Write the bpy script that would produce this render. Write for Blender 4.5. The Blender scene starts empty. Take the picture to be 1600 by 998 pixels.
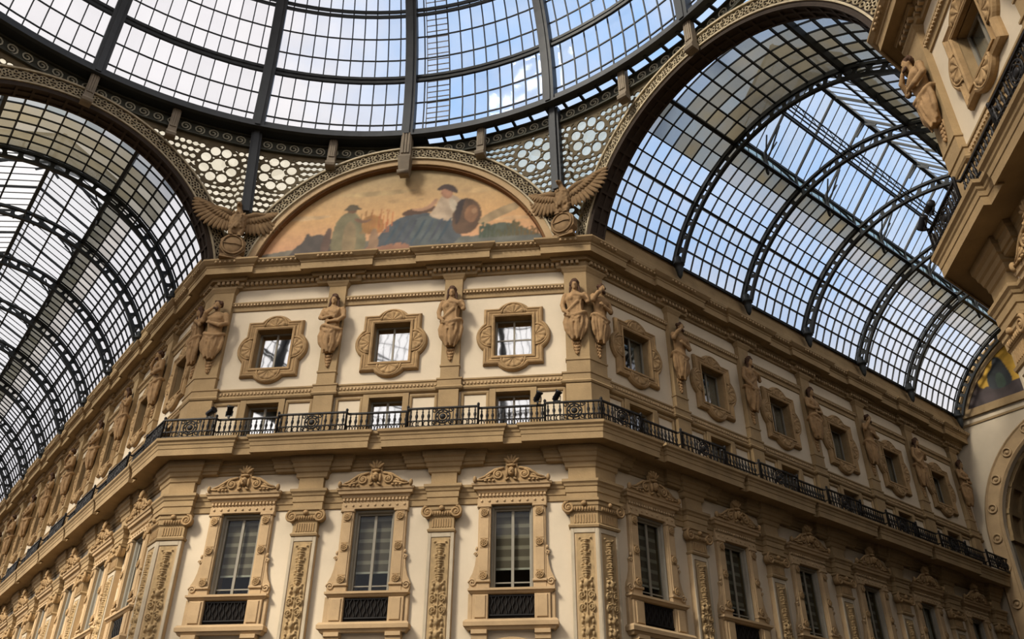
import bpy, math, random
import numpy as np
from mathutils import Matrix, Vector

# ------------------------------------------------------------------ camera, world, sun, exposure
PI = math.pi
C45 = math.sqrt(0.5)
S = 7.291          # half length of the chamfered front wall
W = 13.6           # width of the two arcades
HF = S + W * C45   # distance of the front wall from the centre of the octagon
T8 = math.tan(PI / 8)
scene = bpy.context.scene
col = scene.collection

cam_d = bpy.data.cameras.new('camera')
cam = bpy.data.objects.new('camera', cam_d)
col.objects.link(cam)
RT, UP, FW = (0.993431, 0.114267, 0.006124), (0.055817, -0.530602, 0.845781), (-0.099894, 0.839884, 0.533495)
cam.matrix_world = Matrix(((RT[0], UP[0], -FW[0], 7.743), (RT[1], UP[1], -FW[1], -26.946), (RT[2], UP[2], -FW[2], 1.6), (0, 0, 0, 1)))
cam_d.sensor_width = 36
cam_d.lens = 1339.2 / 1600 * 36
cam_d.clip_end = 500
scene.camera = cam
scene.view_settings.view_transform = 'Standard'
scene.view_settings.look = 'None'
scene.view_settings.gamma = 1
scene.view_settings.use_curve_mapping = False
scene.view_settings.exposure = 0.48
scene.cycles.transparent_max_bounces = 24
scene.cycles.max_bounces = 7
scene.cycles.diffuse_bounces = 1
scene.cycles.glossy_bounces = 3
scene.cycles.transmission_bounces = 4
scene.cycles.caustics_reflective = False
scene.cycles.caustics_refractive = False
scene.cycles.sample_clamp_indirect = 4.0

SKY_STRENGTH = 1.0
SUN_STRENGTH = 4.5


def make_world():
    w = bpy.data.worlds.new('sky')
    scene.world = w
    w.use_nodes = True
    nt = w.node_tree
    nt.nodes.clear()
    N, L = nt.nodes.new, nt.links.new
    out = N('ShaderNodeOutputWorld')
    bg = N('ShaderNodeBackground')
    tc = N('ShaderNodeTexCoord')
    sep = N('ShaderNodeSeparateXYZ')
    L(tc.outputs['Generated'], sep.inputs[0])
    noi = N('ShaderNodeTexNoise')
    noi.inputs['Scale'].default_value = 3.2
    noi.inputs['Detail'].default_value = 6
    noi.inputs['Roughness'].default_value = 0.58
    L(tc.outputs['Generated'], noi.inputs['Vector'])

    def mth(op, a, b=None, clamp=False):
        n = N('ShaderNodeMath')
        n.operation = op
        n.use_clamp = clamp
        for i, q in enumerate((a, b)):
            if q is None:
                continue
            if isinstance(q, (int, float)):
                n.inputs[i].default_value = q
            else:
                L(q, n.inputs[i])
        return n.outputs[0]
    # more cloud towards -x, towards the horizon and behind the viewer
    m1 = mth('MULTIPLY', mth('ADD', sep.outputs[0], 0.16), -4.0)
    m2 = mth('MULTIPLY', mth('SUBTRACT', 0.56, sep.outputs[2]), 6.0)
    m3 = mth('MULTIPLY', mth('ADD', sep.outputs[1], 0.1), -3.0)
    m = mth('MAXIMUM', mth('MAXIMUM', m1, m2), m3)
    m = mth('MINIMUM', mth('MAXIMUM', m, -0.1), 1.5)
    m = mth('ADD', m, mth('MULTIPLY', mth('SUBTRACT', noi.outputs['Fac'], 0.42), 2.8), True)
    mix = N('ShaderNodeMix')
    mix.data_type = 'RGBA'
    L(m, mix.inputs[0])
    mix.inputs[6].default_value = (0.30, 0.48, 0.76, 1)
    mix.inputs[7].default_value = (0.74, 0.705, 0.70, 1)
    # the bright side of the sky lies behind the viewer, where the sun stands
    L(mth('ADD', mth('MULTIPLY', mth('MULTIPLY', sep.outputs[1], -1.5, True), 0.45), SKY_STRENGTH), bg.inputs['Strength'])
    gmix = N('ShaderNodeMix')
    gmix.data_type = 'RGBA'
    L(mth('MULTIPLY', mth('ADD', sep.outputs[2], 0.0), 30.0, True), gmix.inputs[0])
    gmix.inputs[6].default_value = (0.06, 0.05, 0.04, 1)
    L(mix.outputs[2], gmix.inputs[7])
    L(gmix.outputs[2], bg.inputs['Color'])
    L(bg.outputs[0], out.inputs['Surface'])


make_world()
sun_d = bpy.data.lights.new('sun', 'SUN')
sun_d.energy = SUN_STRENGTH
sun_d.angle = math.radians(14)
sun_d.color = (1.0, 0.93, 0.80)
sun = bpy.data.objects.new('sun', sun_d)
col.objects.link(sun)
sun.rotation_euler = Vector((-0.82, -1.0, 1.02)).to_track_quat('Z', 'Y').to_euler()


# ------------------------------------------------------------------ materials
def srgb(r, g, b):
    def f(x):
        x /= 255
        return x / 12.92 if x <= 0.04045 else ((x + 0.055) / 1.055) ** 2.4
    return (f(r), f(g), f(b), 1)


def mat(name, rgb, rough=0.8, var=0.18, scale=1.5, metal=0.0, bump=0.0, fine=18.0, spec=0.3):
    m = bpy.data.materials.new(name)
    m.use_nodes = True
    nt = m.node_tree
    b = nt.nodes['Principled BSDF']
    b.inputs['Roughness'].default_value = rough
    b.inputs['Metallic'].default_value = metal
    b.inputs['Specular IOR Level'].default_value = spec
    c = srgb(*rgb)
    N, L = nt.nodes.new, nt.links.new
    tc = N('ShaderNodeTexCoord')
    n1 = N('ShaderNodeTexNoise')
    n1.inputs['Scale'].default_value = scale
    n1.inputs['Detail'].default_value = 5
    n1.inputs['Roughness'].default_value = 0.62
    geo = N('ShaderNodeNewGeometry')
    L(geo.outputs['Position'], n1.inputs['Vector'])
    ramp = N('ShaderNodeValToRGB')
    ramp.color_ramp.elements[0].position = 0.3
    ramp.color_ramp.elements[1].position = 0.72
    ramp.color_ramp.elements[0].color = tuple(x * (1 - var) for x in c[:3]) + (1,)
    ramp.color_ramp.elements[1].color = tuple(min(1, x * (1 + var * 0.6)) for x in c[:3]) + (1,)
    L(n1.outputs['Fac'], ramp.inputs['Fac'])
    L(ramp.outputs['Color'], b.inputs['Base Color'])
    if bump:
        n2 = N('ShaderNodeTexNoise')
        n2.inputs['Scale'].default_value = fine
        n2.inputs['Detail'].default_value = 3
        L(geo.outputs['Position'], n2.inputs['Vector'])
        bp = N('ShaderNodeBump')
        bp.inputs['Strength'].default_value = bump
        bp.inputs['Distance'].default_value = 0.03
        L(n2.outputs['Fac'], bp.inputs['Height'])
        L(bp.outputs['Normal'], b.inputs['Normal'])
    return m


def glass_mat(name, tint, body, fac, fac_var=0.0, gloss=0.06, streak=0.0):
    """thin glazing: clear share, frosted/dirty share (translucent + diffuse), a little reflection; each pane its own share"""
    m = bpy.data.materials.new(name)
    m.use_nodes = True
    nt = m.node_tree
    nt.nodes.clear()
    N, L = nt.nodes.new, nt.links.new
    out = N('ShaderNodeOutputMaterial')
    tr = N('ShaderNodeBsdfTransparent')
    tr.inputs['Color'].default_value = tuple(tint) + (1,)
    tl = N('ShaderNodeBsdfTranslucent')
    df = N('ShaderNodeBsdfDiffuse')
    geo = N('ShaderNodeNewGeometry')
    noi = N('ShaderNodeTexNoise')
    noi.inputs['Scale'].default_value = 1.3
    noi.inputs['Detail'].default_value = 4
    L(geo.outputs['Position'], noi.inputs['Vector'])
    ramp = N('ShaderNodeValToRGB')
    ramp.color_ramp.elements[0].position = 0.3
    ramp.color_ramp.elements[1].position = 0.7
    cb = srgb(*body)
    ramp.color_ramp.elements[0].color = tuple(x * 0.75 for x in cb[:3]) + (1,)
    ramp.color_ramp.elements[1].color = cb
    L(noi.outputs['Fac'], ramp.inputs['Fac'])
    L(ramp.outputs['Color'], tl.inputs['Color'])
    L(ramp.outputs['Color'], df.inputs['Color'])
    fr = N('ShaderNodeMixShader')
    fr.inputs[0].default_value = 0.22
    L(tl.outputs[0], fr.inputs[1])
    L(df.outputs[0], fr.inputs[2])
    mx = N('ShaderNodeMixShader')
    mm = N('ShaderNodeMath')
    mm.operation = 'MULTIPLY_ADD'
    L(geo.outputs['Random Per Island'], mm.inputs[0])
    mm.inputs[1].default_value = fac_var
    mm.inputs[2].default_value = fac
    m2 = N('ShaderNodeMath')
    m2.operation = 'MULTIPLY_ADD'
    m2.use_clamp = True
    L(noi.outputs['Fac'], m2.inputs[0])
    m2.inputs[1].default_value = streak
    L(mm.outputs[0], m2.inputs[2])
    L(m2.outputs[0], mx.inputs[0])
    L(tr.outputs[0], mx.inputs[1])
    L(fr.outputs[0], mx.inputs[2])
    gl = N('ShaderNodeBsdfGlossy')
    gl.inputs['Roughness'].default_value = 0.05
    mg = N('ShaderNodeMixShader')
    mg.inputs[0].default_value = gloss
    L(mx.outputs[0], mg.inputs[1])
    L(gl.outputs[0], mg.inputs[2])
    L(mg.outputs[0], out.inputs['Surface'])
    return m


M = {}
M['plaster'] = mat('cream plaster', (220, 202, 174), 0.9, 0.07, 0.7, bump=0.08, fine=9)
M['stone'] = mat('ochre stone', (166, 139, 100), 0.85, 0.2, 1.3, bump=0.25)
M['stone_pale'] = mat('pale ochre stone', (192, 162, 122), 0.85, 0.17, 1.2, bump=0.2)
M['stone_carved'] = mat('carved ochre stone', (172, 140, 98), 0.85, 0.28, 3.0, bump=0.3)
M['statue'] = mat('statue stone', (164, 130, 90), 0.8, 0.3, 3.5, bump=0.25)
M['statue_dark'] = mat('darkened statue stone', (82, 56, 38), 0.8, 0.35, 5.0, bump=0.3)
M['eagle'] = mat('shaded eagle stone', (140, 112, 78), 0.85, 0.3, 3.5, bump=0.25)  # statue stone toned down to paint in the eagles' shade
M['spandrel'] = mat('brown spandrel iron', (112, 98, 72), 0.7, 0.25, 2.5)
M['relief'] = mat('grey ochre relief', (176, 148, 106), 0.85, 0.25, 5.0, bump=0.2)
M['pil_grey'] = mat('grey stone edging', (190, 174, 148), 0.85, 0.15, 2.0)
M['soffit'] = mat('brown soffit', (120, 84, 52), 0.9, 0.2, 2.0)
M['iron'] = mat('black wrought iron', (34, 31, 29), 0.5, 0.2, 3.0, metal=0.3)
M['steel'] = mat('dark painted steel', (52, 54, 56), 0.55, 0.2, 1.0, spec=0.4)
M['steel_dark'] = mat('black painted steel', (30, 33, 33), 0.55, 0.25, 1.2, spec=0.4)
M['bronze'] = mat('weathered bronze paint', (196, 180, 148), 0.7, 0.3, 2.5)
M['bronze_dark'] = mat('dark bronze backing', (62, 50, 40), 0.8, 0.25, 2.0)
M['console'] = mat('grey brown cast iron', (136, 122, 102), 0.7, 0.2, 2.0)
M['green_iron'] = mat('green grey frieze iron', (74, 74, 64), 0.7, 0.25, 2.0)
M['spiral'] = mat('pale spiral iron', (196, 190, 168), 0.7, 0.2, 2.0)
M['casement'] = mat('grey window paint', (146, 138, 122), 0.6, 0.1, 2.0)
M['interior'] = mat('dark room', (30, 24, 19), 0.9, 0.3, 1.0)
M['black'] = mat('black plastic', (16, 15, 18), 0.4, 0.1, 2.0)
M['floor'] = mat('darkened mosaic floor', (62, 52, 44), 0.7, 0.2, 0.5)  # shade put into the colour, so little light bounces up to the soffits
M['curtain'] = mat('pale net curtain', (196, 190, 176), 0.9, 0.1, 2.0)
M['lens'] = mat('dark lens', (40, 40, 48), 0.15, 0.1, 2.0, spec=0.8)
M['gold'] = mat('dark gold mosaic', (196, 150, 50), 0.5, 0.3, 6.0)
M['lens'].node_tree.nodes['Principled BSDF'].inputs['Metallic'].default_value = 0.4


def blind_mat():
    m = mat('striped roller blind', (150, 140, 124), 0.9, 0.05, 2.0)
    nt = m.node_tree
    b = nt.nodes['Principled BSDF']
    N, L = nt.nodes.new, nt.links.new
    geo = N('ShaderNodeNewGeometry')
    sep = N('ShaderNodeSeparateXYZ')
    L(geo.outputs['Position'], sep.inputs[0])
    s = N('ShaderNodeMath')
    s.operation = 'MULTIPLY'
    L(sep.outputs[2], s.inputs[0])
    s.inputs[1].default_value = 2 * PI / 0.36
    q = N('ShaderNodeMath')
    q.operation = 'SINE'
    L(s.outputs[0], q.inputs[0])
    r = N('ShaderNodeValToRGB')
    r.color_ramp.elements[0].position = 0.35
    r.color_ramp.elements[1].position = 0.6
    r.color_ramp.elements[0].color = srgb(112, 100, 86)
    r.color_ramp.elements[1].color = srgb(158, 146, 128)
    L(q.outputs[0], r.inputs['Fac'])
    L(r.outputs['Color'], b.inputs['Base Color'])
    return m


M['blind'] = blind_mat()
M['dome_glass'] = glass_mat('dome glass', (0.97, 0.98, 1.0), (236, 232, 240), 0.0, 0.16, 0.02, 0.1)
M['vault_glass'] = glass_mat('vault glass', (0.95, 0.97, 1.0), (214, 210, 206), 0.05, 0.18, 0.03, 0.2)
M['vault_dirty'] = glass_mat('grimy vault glass', (0.8, 0.78, 0.7), (126, 116, 94), 0.5, 0.35, 0.03, 0.3)
M['vault_film'] = glass_mat('filmed vault glass', (0.9, 0.88, 0.84), (170, 156, 138), 0.3, 0.25, 0.03, 0.2)
M['vault_grey'] = glass_mat('grey vault glass', (0.85, 0.87, 0.9), (132, 138, 140), 0.4, 0.4, 0.03, 0.3)
M['lantern_glass'] = glass_mat('lantern glass', (0.95, 0.97, 1.0), (220, 220, 215), 0.12, 0.2, 0.02, 0.1)
M['lantern_side'] = glass_mat('green tinted lantern glass', (0.78, 0.9, 0.84), (190, 208, 194), 0.4, 0.2, 0.03, 0.1)
M['warm_glass'] = glass_mat('yellow spandrel glass', (1.0, 0.94, 0.76), (244, 228, 180), 0.1, 0.3, 0.02, 0.1)


def pane_mat(name, refl, tint):
    m = bpy.data.materials.new(name)
    m.use_nodes = True
    nt = m.node_tree
    nt.nodes.clear()
    N, L = nt.nodes.new, nt.links.new
    out = N('ShaderNodeOutputMaterial')
    tr = N('ShaderNodeBsdfTransparent')
    tr.inputs['Color'].default_value = (0.8, 0.82, 0.8, 1)
    gl = N('ShaderNodeBsdfGlossy')
    gl.inputs['Roughness'].default_value = 0.03
    gl.inputs['Color'].default_value = tuple(tint) + (1,)
    noi = N('ShaderNodeTexNoise')
    noi.inputs['Scale'].default_value = 0.8
    geo = N('ShaderNodeNewGeometry')
    L(geo.outputs['Position'], noi.inputs['Vector'])
    bp = N('ShaderNodeBump')
    bp.inputs['Strength'].default_value = 0.08
    bp.inputs['Distance'].default_value = 0.05
    L(noi.outputs['Fac'], bp.inputs['Height'])
    L(bp.outputs['Normal'], gl.inputs['Normal'])
    mx = N('ShaderNodeMixShader')
    mx.inputs[0].default_value = refl
    L(tr.outputs[0], mx.inputs[1])
    L(gl.outputs[0], mx.inputs[2])
    L(mx.outputs[0], out.inputs['Surface'])
    return m


M['pane_bright'] = pane_mat('mirroring window glass', 0.62, (0.95, 0.95, 0.93))
M['pane'] = pane_mat('window glass', 0.22, (0.9, 0.92, 1.0))
M['pane_low'] = pane_mat('clear window glass', 0.012, (0.9, 0.92, 1.0))


# ------------------------------------------------------------------ mesh builder
class MB:
    def __init__(self):
        self.v, self.f, self.m, self.s = [], [], [], []

    def add(self, vs, fs, mi=0, sm=False):
        o = len(self.v)
        self.v.extend(tuple(map(float, p)) for p in vs)
        for q in fs:
            self.f.append(tuple(i + o for i in q))
            self.m.append(mi)
            self.s.append(sm)
        return self

    def box(self, x0, x1, y0, y1, z0, z1, mi=0):
        vs = [(x, y, z) for z in (z0, z1) for y in (y0, y1) for x in (x0, x1)]
        return self.add(vs, [(0, 2, 3, 1), (4, 5, 7, 6), (0, 1, 5, 4), (2, 6, 7, 3), (0, 4, 6, 2), (1, 3, 7, 5)], mi)

    def bbox(self, x0, x1, y0, y1, z0, z1, b=0.02, mi=0):
        """box with chamfered front face (front is -y)"""
        vs = [(x0, y1, z0), (x1, y1, z0), (x1, y1, z1), (x0, y1, z1), (x0, y0 + b, z0), (x1, y0 + b, z0), (x1, y0 + b, z1), (x0, y0 + b, z1),
              (x0 + b, y0, z0 + b), (x1 - b, y0, z0 + b), (x1 - b, y0, z1 - b), (x0 + b, y0, z1 - b)]
        fs = [(0, 3, 2, 1), (8, 9, 10, 11)]
        for i in range(4):
            j = (i + 1) % 4
            fs += [(i, j, 4 + j, 4 + i), (4 + i, 4 + j, 8 + j, 8 + i)]
        return self.add(vs, fs, mi)

    def obox(self, c, ax, ay, az, mi=0):
        """oriented box: centre and three half-axis vectors"""
        c, ax, ay, az = map(lambda q: np.array(q, float), (c, ax, ay, az))
        vs = [c + sx * ax + sy * ay + sz * az for sz in (-1, 1) for sy in (-1, 1) for sx in (-1, 1)]
        return self.add(vs, [(0, 2, 3, 1), (4, 5, 7, 6), (0, 1, 5, 4), (2, 6, 7, 3), (0, 4, 6, 2), (1, 3, 7, 5)], mi)

    def bar(self, a, b, w, h, upv=(0, 0, 1), mi=0):
        """box beam from a to b, width w across, h along upv"""
        a, b = np.array(a, float), np.array(b, float)
        d = b - a
        ln = np.linalg.norm(d)
        if ln < 1e-6:
            return self
        d /= ln
        u = np.array(upv, float)
        s = np.cross(d, u)
        if np.linalg.norm(s) < 1e-4:
            u = np.array((1, 0, 0.0))
            s = np.cross(d, u)
        s /= np.linalg.norm(s)
        u = np.cross(s, d)
        return self.obox((a + b) / 2, d * ln / 2, s * w / 2, u * h / 2, mi)

    def strip(self, pts, ups, w, h, closed=False, mi=0):
        """continuous rectangular beam through pts; ups gives the h direction at each"""
        n = len(pts)
        P = [np.array(p, float) for p in pts]
        vs = []
        for i in range(n):
            a = P[(i - 1) % n] if (closed or i > 0) else P[i]
            b = P[(i + 1) % n] if (closed or i < n - 1) else P[i]
            d = (b - a) / np.linalg.norm(b - a)
            u = np.array(ups[i], float)
            s = np.cross(d, u)
            s /= np.linalg.norm(s)
            u = np.cross(s, d)
            for q, r in ((-1, -1), (1, -1), (1, 1), (-1, 1)):
                vs.append(P[i] + s * q * w / 2 + u * r * h / 2)
        fs = []
        for i in range(n if closed else n - 1):
            j = (i + 1) % n
            for k in range(4):
                l = (k + 1) % 4
                fs.append((4 * i + k, 4 * i + l, 4 * j + l, 4 * j + k))
        if not closed:
            fs += [(3, 2, 1, 0), (4 * n - 4, 4 * n - 3, 4 * n - 2, 4 * n - 1)]
        return self.add(vs, fs, mi)

    def prism(self, poly, y0, y1, mi=0):
        """polygon in x,z extruded from y0 (front) to y1"""
        n = len(poly)
        vs = [(x, y0, z) for x, z in poly] + [(x, y1, z) for x, z in poly]
        fs = [tuple(range(n)), tuple(range(2 * n - 1, n - 1, -1))]
        fs += [(i, i + n, (i + 1) % n + n, (i + 1) % n) for i in range(n)]
        return self.add(vs, fs, mi)

    def tube(self, pts, r, n=6, closed=False, mi=0, sm=True, flat=1.0):
        P = [np.array(p, float) for p in pts]
        k = len(P)
        R = r if hasattr(r, '__len__') else [r] * k
        vs = []
        prev = None
        for i in range(k):
            a = P[(i - 1) % k] if (closed or i > 0) else P[i]
            b = P[(i + 1) % k] if (closed or i < k - 1) else P[i]
            d = b - a
            d = d / (np.linalg.norm(d) + 1e-9)
            if prev is None:
                u = np.array((0, 1, 0.0)) if abs(d[1]) < 0.9 else np.array((1, 0, 0.0))
            else:
                u = prev
            u = u - d * (u @ d)
            u /= np.linalg.norm(u) + 1e-9
            prev = u
            s = np.cross(d, u)
            for j in range(n):
                t = 2 * PI * j / n
                vs.append(P[i] + R[i] * (math.cos(t) * u * flat + math.sin(t) * s))
        fs = []
        for i in range(k if closed else k - 1):
            i2 = (i + 1) % k
            for j in range(n):
                j2 = (j + 1) % n
                fs.append((i * n + j, i * n + j2, i2 * n + j2, i2 * n + j))
        if not closed:
            fs += [tuple(range(n - 1, -1, -1)), tuple(range((k - 1) * n, k * n))]
        return self.add(vs, fs, mi, sm)

    def ell(self, c, r, nu=10, nv=7, mi=0, rot=None):
        vs = [(0, 0, -1)]
        for i in range(1, nv):
            t = PI * i / nv - PI / 2
            for j in range(nu):
                p = 2 * PI * j / nu
                vs.append((math.cos(t) * math.cos(p), math.cos(t) * math.sin(p), math.sin(t)))
        vs.append((0, 0, 1))
        fs = [(0, 1 + (j + 1) % nu, 1 + j) for j in range(nu)]
        for i in range(nv - 2):
            for j in range(nu):
                a, b = 1 + i * nu + j, 1 + i * nu + (j + 1) % nu
                fs.append((a, b, b + nu, a + nu))
        e = 1 + (nv - 2) * nu
        fs += [(e + j, e + (j + 1) % nu, len(vs) - 1) for j in range(nu)]
        if not hasattr(r, '__len__'):
            r = (r, r, r)
        out = []
        for p in vs:
            q = Vector((p[0] * r[0], p[1] * r[1], p[2] * r[2]))
            if rot is not None:
                q = rot @ q
            out.append((q.x + c[0], q.y + c[1], q.z + c[2]))
        return self.add(out, fs, mi, True)

    def lathe(self, prof, n=10, c=(0, 0, 0), mi=0):
        """profile (r,z) round z"""
        vs = []
        for r, z in prof:
            for j in range(n):
                t = 2 * PI * j / n
                vs.append((c[0] + r * math.cos(t), c[1] + r * math.sin(t), c[2] + z))
        k = len(prof)
        fs = []
        for i in range(k - 1):
            for j in range(n):
                j2 = (j + 1) % n
                fs.append((i * n + j, i * n + j2, (i + 1) * n + j2, (i + 1) * n + j))
        fs += [tuple(range(n - 1, -1, -1)), tuple(range((k - 1) * n, k * n))]
        return self.add(vs, fs, mi, True)

    def loft(self, rings, mi=0, sm=True, cap=True):
        n = len(rings[0])
        vs = [p for r in rings for p in r]
        fs = []
        for i in range(len(rings) - 1):
            for j in range(n):
                j2 = (j + 1) % n
                fs.append((i * n + j, i * n + j2, (i + 1) * n + j2, (i + 1) * n + j))
        if cap:
            fs += [tuple(range(n - 1, -1, -1)), tuple(range((len(rings) - 1) * n, len(rings) * n))]
        return self.add(vs, fs, mi, sm)

    def sweep(self, path, prof, mi=0, cap=True):
        """profile (outward,z) swept along a plan path that runs left to right when facing the wall"""
        P = [np.array(p[:2], float) for p in path]
        n, k = len(P), len(prof)
        nor = []
        for i in range(n - 1):
            d = P[i + 1] - P[i]
            d = d / np.linalg.norm(d)
            nor.append(np.array((d[1], -d[0])))
        vs = []
        for i in range(n):
            if i == 0:
                m = nor[0]
            elif i == n - 1:
                m = nor[-1]
            else:
                m = (nor[i - 1] + nor[i]) / max(0.2, 1 + nor[i - 1] @ nor[i])
            for p, z in prof:
                q = P[i] + m * p
                vs.append((q[0], q[1], z))
        fs = []
        for i in range(n - 1):
            for j in range(k - 1):
                fs.append((i * k + j, (i + 1) * k + j, (i + 1) * k + j + 1, i * k + j + 1))
        if cap:
            fs += [tuple(range(k)), tuple(range(n * k - 1, (n - 1) * k - 1, -1))]
        return self.add(vs, fs, mi)

    def frame(self, path, prof, mi=0):
        """closed outline in x,z (counter-clockwise); profile (inset, height) with height towards -y"""
        P = [np.array(p, float) for p in path]
        n, k = len(P), len(prof)
        vs = []
        for i in range(n):
            d0 = P[i] - P[i - 1]
            d1 = P[(i + 1) % n] - P[i]
            d0 /= np.linalg.norm(d0)
            d1 /= np.linalg.norm(d1)
            n0, n1 = np.array((-d0[1], d0[0])), np.array((-d1[1], d1[0]))
            m = (n0 + n1) / max(0.35, 1 + n0 @ n1)
            for a, h in prof:
                q = P[i] + m * a
                vs.append((q[0], -h, q[1]))
        fs = []
        for i in range(n):
            i2 = (i + 1) % n
            for j in range(k - 1):
                fs.append((i * k + j, i2 * k + j, i2 * k + j + 1, i * k + j + 1))
        return self.add(vs, fs, mi)

    def field(self, fn, x0, x1, z0, z1, nx, nz, mp, th, mi=0, back=True):
        """solid plate wherever fn(X,Z)>0 (marching squares), mp(x,z,d) gives the point at depth d"""
        xs, zs = np.linspace(x0, x1, nx + 1), np.linspace(z0, z1, nz + 1)
        X, Z = np.meshgrid(xs, zs)
        F = fn(X, Z)
        idx, vs, fs = {}, [], []

        def vid(key, x, z):
            if key not in idx:
                idx[key] = len(vs) // 2
                vs.append(mp(x, z, 0))
                vs.append(mp(x, z, th))
            return idx[key]
        edges = {}
        polys = []
        for j in range(nz):
            for i in range(nx):
                cs = ((i, j), (i + 1, j), (i + 1, j + 1), (i, j + 1))
                val = [F[b, a] for a, b in cs]
                if max(val) <= 0:
                    continue
                poly = []
                for q in range(4):
                    a, b = cs[q], cs[(q + 1) % 4]
                    va, vb = val[q], val[(q + 1) % 4]
                    if va > 0:
                        poly.append(vid(a, xs[a[0]], zs[a[1]]))
                    if (va > 0) != (vb > 0):
                        t = min(0.98, max(0.02, va / (va - vb)))
                        e = (min(a, b), max(a, b))
                        poly.append(vid(e, xs[a[0]] + t * (xs[b[0]] - xs[a[0]]), zs[a[1]] + t * (zs[b[1]] - zs[a[1]])))
                if len(poly) > 2:
                    polys.append(poly)
                    for q in range(len(poly)):
                        e = (poly[q], poly[(q + 1) % len(poly)])
                        if (e[1], e[0]) in edges:
                            del edges[(e[1], e[0])]
                        else:
                            edges[e] = 1
        for p in polys:
            fs.append(tuple(2 * q for q in p))
            if back:
                fs.append(tuple(2 * q + 1 for q in reversed(p)))
        for a, b in edges:
            fs.append((2 * a, 2 * a + 1, 2 * b + 1, 2 * b))
        return self.add(vs, fs, mi)

    def height(self, H, x0, x1, z0, z1, y=0.0, mi=0):
        nz, nx = H.shape
        xs, zs = np.linspace(x0, x1, nx), np.linspace(z0, z1, nz)
        vs = [(xs[i], y - H[j, i], zs[j]) for j in range(nz) for i in range(nx)]
        fs = [(j * nx + i, j * nx + i + 1, (j + 1) * nx + i + 1, (j + 1) * nx + i) for j in range(nz - 1) for i in range(nx - 1)]
        return self.add(vs, fs, mi, True)

    def mesh(self, name, *mats):
        me = bpy.data.meshes.new(name)
        me.from_pydata(self.v, [], self.f)
        for q in mats:
            me.materials.append(M[q] if isinstance(q, str) else q)
        me.polygons.foreach_set('material_index', self.m)
        me.polygons.foreach_set('use_smooth', self.s)
        me.update()
        return me


def circ(cx, cz, r, n=16, y=0.0, a0=0, a1=2 * PI):
    return [(cx + r * math.cos(a0 + (a1 - a0) * i / n), y, cz + r * math.sin(a0 + (a1 - a0) * i / n)) for i in range(n if abs(a1 - a0 - 2 * PI) < 1e-6 else n + 1)]


def spiral(cx, cz, r0, r1, a0, turns, n=22, y=0.0):
    out = []
    for i in range(n + 1):
        t = i / n
        a = a0 + turns * 2 * PI * t
        r = r0 + (r1 - r0) * t
        out.append((cx + r * math.cos(a), y, cz + r * math.sin(a)))
    return out


def remesh(mb, name, mats, voxel, smooth=2):
    me = mb.mesh(name + '_raw', *mats)
    o = bpy.data.objects.new('raw', me)
    col.objects.link(o)
    r = o.modifiers.new('r', 'REMESH')
    r.mode = 'VOXEL'
    r.voxel_size = voxel
    r.use_smooth_shade = True
    if smooth:
        s = o.modifiers.new('s', 'SMOOTH')
        s.iterations = smooth
        s.factor = 0.5
    dg = bpy.context.evaluated_depsgraph_get()
    out = bpy.data.meshes.new_from_object(o.evaluated_get(dg))
    out.name = name
    out.materials.clear()
    for q in mats:
        out.materials.append(M[q])
    bpy.data.objects.remove(o)
    bpy.data.meshes.remove(me)
    return out


# ------------------------------------------------------------------ scene graph
WALLS = {'F': ((0, 0), 0), 'R': ((S, 0), PI / 4), 'L': ((-S, 0), -PI / 4), 'D': ((HF, -W * C45), -PI / 2)}
WNAME = {'F': 'front wall', 'R': 'right wing', 'L': 'left wing', 'D': 'far right wall'}
ORD = ['first', 'second', 'third', 'fourth', 'fifth', 'sixth', 'seventh', 'eighth', 'ninth', 'tenth', 'eleventh']


def wpt(wall, u, d=0.0):
    (ox, oy), a = WALLS[wall]
    ca, sa = math.cos(a), math.sin(a)
    return (ox + ca * u + sa * d, oy + sa * u - ca * d)


def link(name, data, parent=None, label=None, loc=None):
    o = bpy.data.objects.new(name, data)
    col.objects.link(o)
    if parent is not None:
        o.parent = parent
    if loc is not None:
        o.location = loc
    if label:
        o['label'] = label
    return o


def structure(name, mb, *mats):
    o = link(name, mb.mesh(name, *mats))
    o['kind'] = 'structure'
    return o


class P:
    """a part: name, mesh, sub-parts, optional label and offset"""
    def __init__(self, name, mesh, kids=(), label=None, loc=None):
        self.name, self.mesh, self.kids, self.label, self.loc = name, mesh, kids, label, loc


def hang(spec, parent):
    for p in spec:
        o = link(p.name, p.mesh, parent, p.label, p.loc)
        hang(p.kids, o)


def thing(name, label, cat, spec, loc, rz=0.0, group=None):
    o = bpy.data.objects.new(name, None)
    o.empty_display_size = 0.2
    col.objects.link(o)
    o.location = loc
    o.rotation_euler = (0, 0, rz)
    o['label'] = label
    o['category'] = cat
    o['kind'] = 'thing'
    if group:
        o['group'] = group
    hang(spec, o)
    return o


def on_wall(name, label, cat, spec, wall, u, z, group=None, d=0.0):
    x, y = wpt(wall, u, d)
    return thing(name, label, cat, spec, (x, y, z), WALLS[wall][1], group)


# ------------------------------------------------------------------ bay layout
BW = 4.45
LEN_R, LEN_L = 28.0, 44.0
WIN = {'F': [-4.6, 0.0, 4.6], 'R': [2.52 + BW * k for k in range(6)], 'L': [-(2.52 + BW * k) for k in range(9)], 'D': [2.69, 7.29]}
PIL = {'F': [-2.3, 2.3], 'R': [4.75 + BW * k for k in range(6)], 'L': [-(4.75 + BW * k) for k in range(9)], 'D': [4.99]}
PIL['R'][-1] = 27.05
RNG = {'F': (-S, S), 'R': (0, LEN_R), 'L': (-LEN_L, 0), 'D': (0, 2 * S)}


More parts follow.
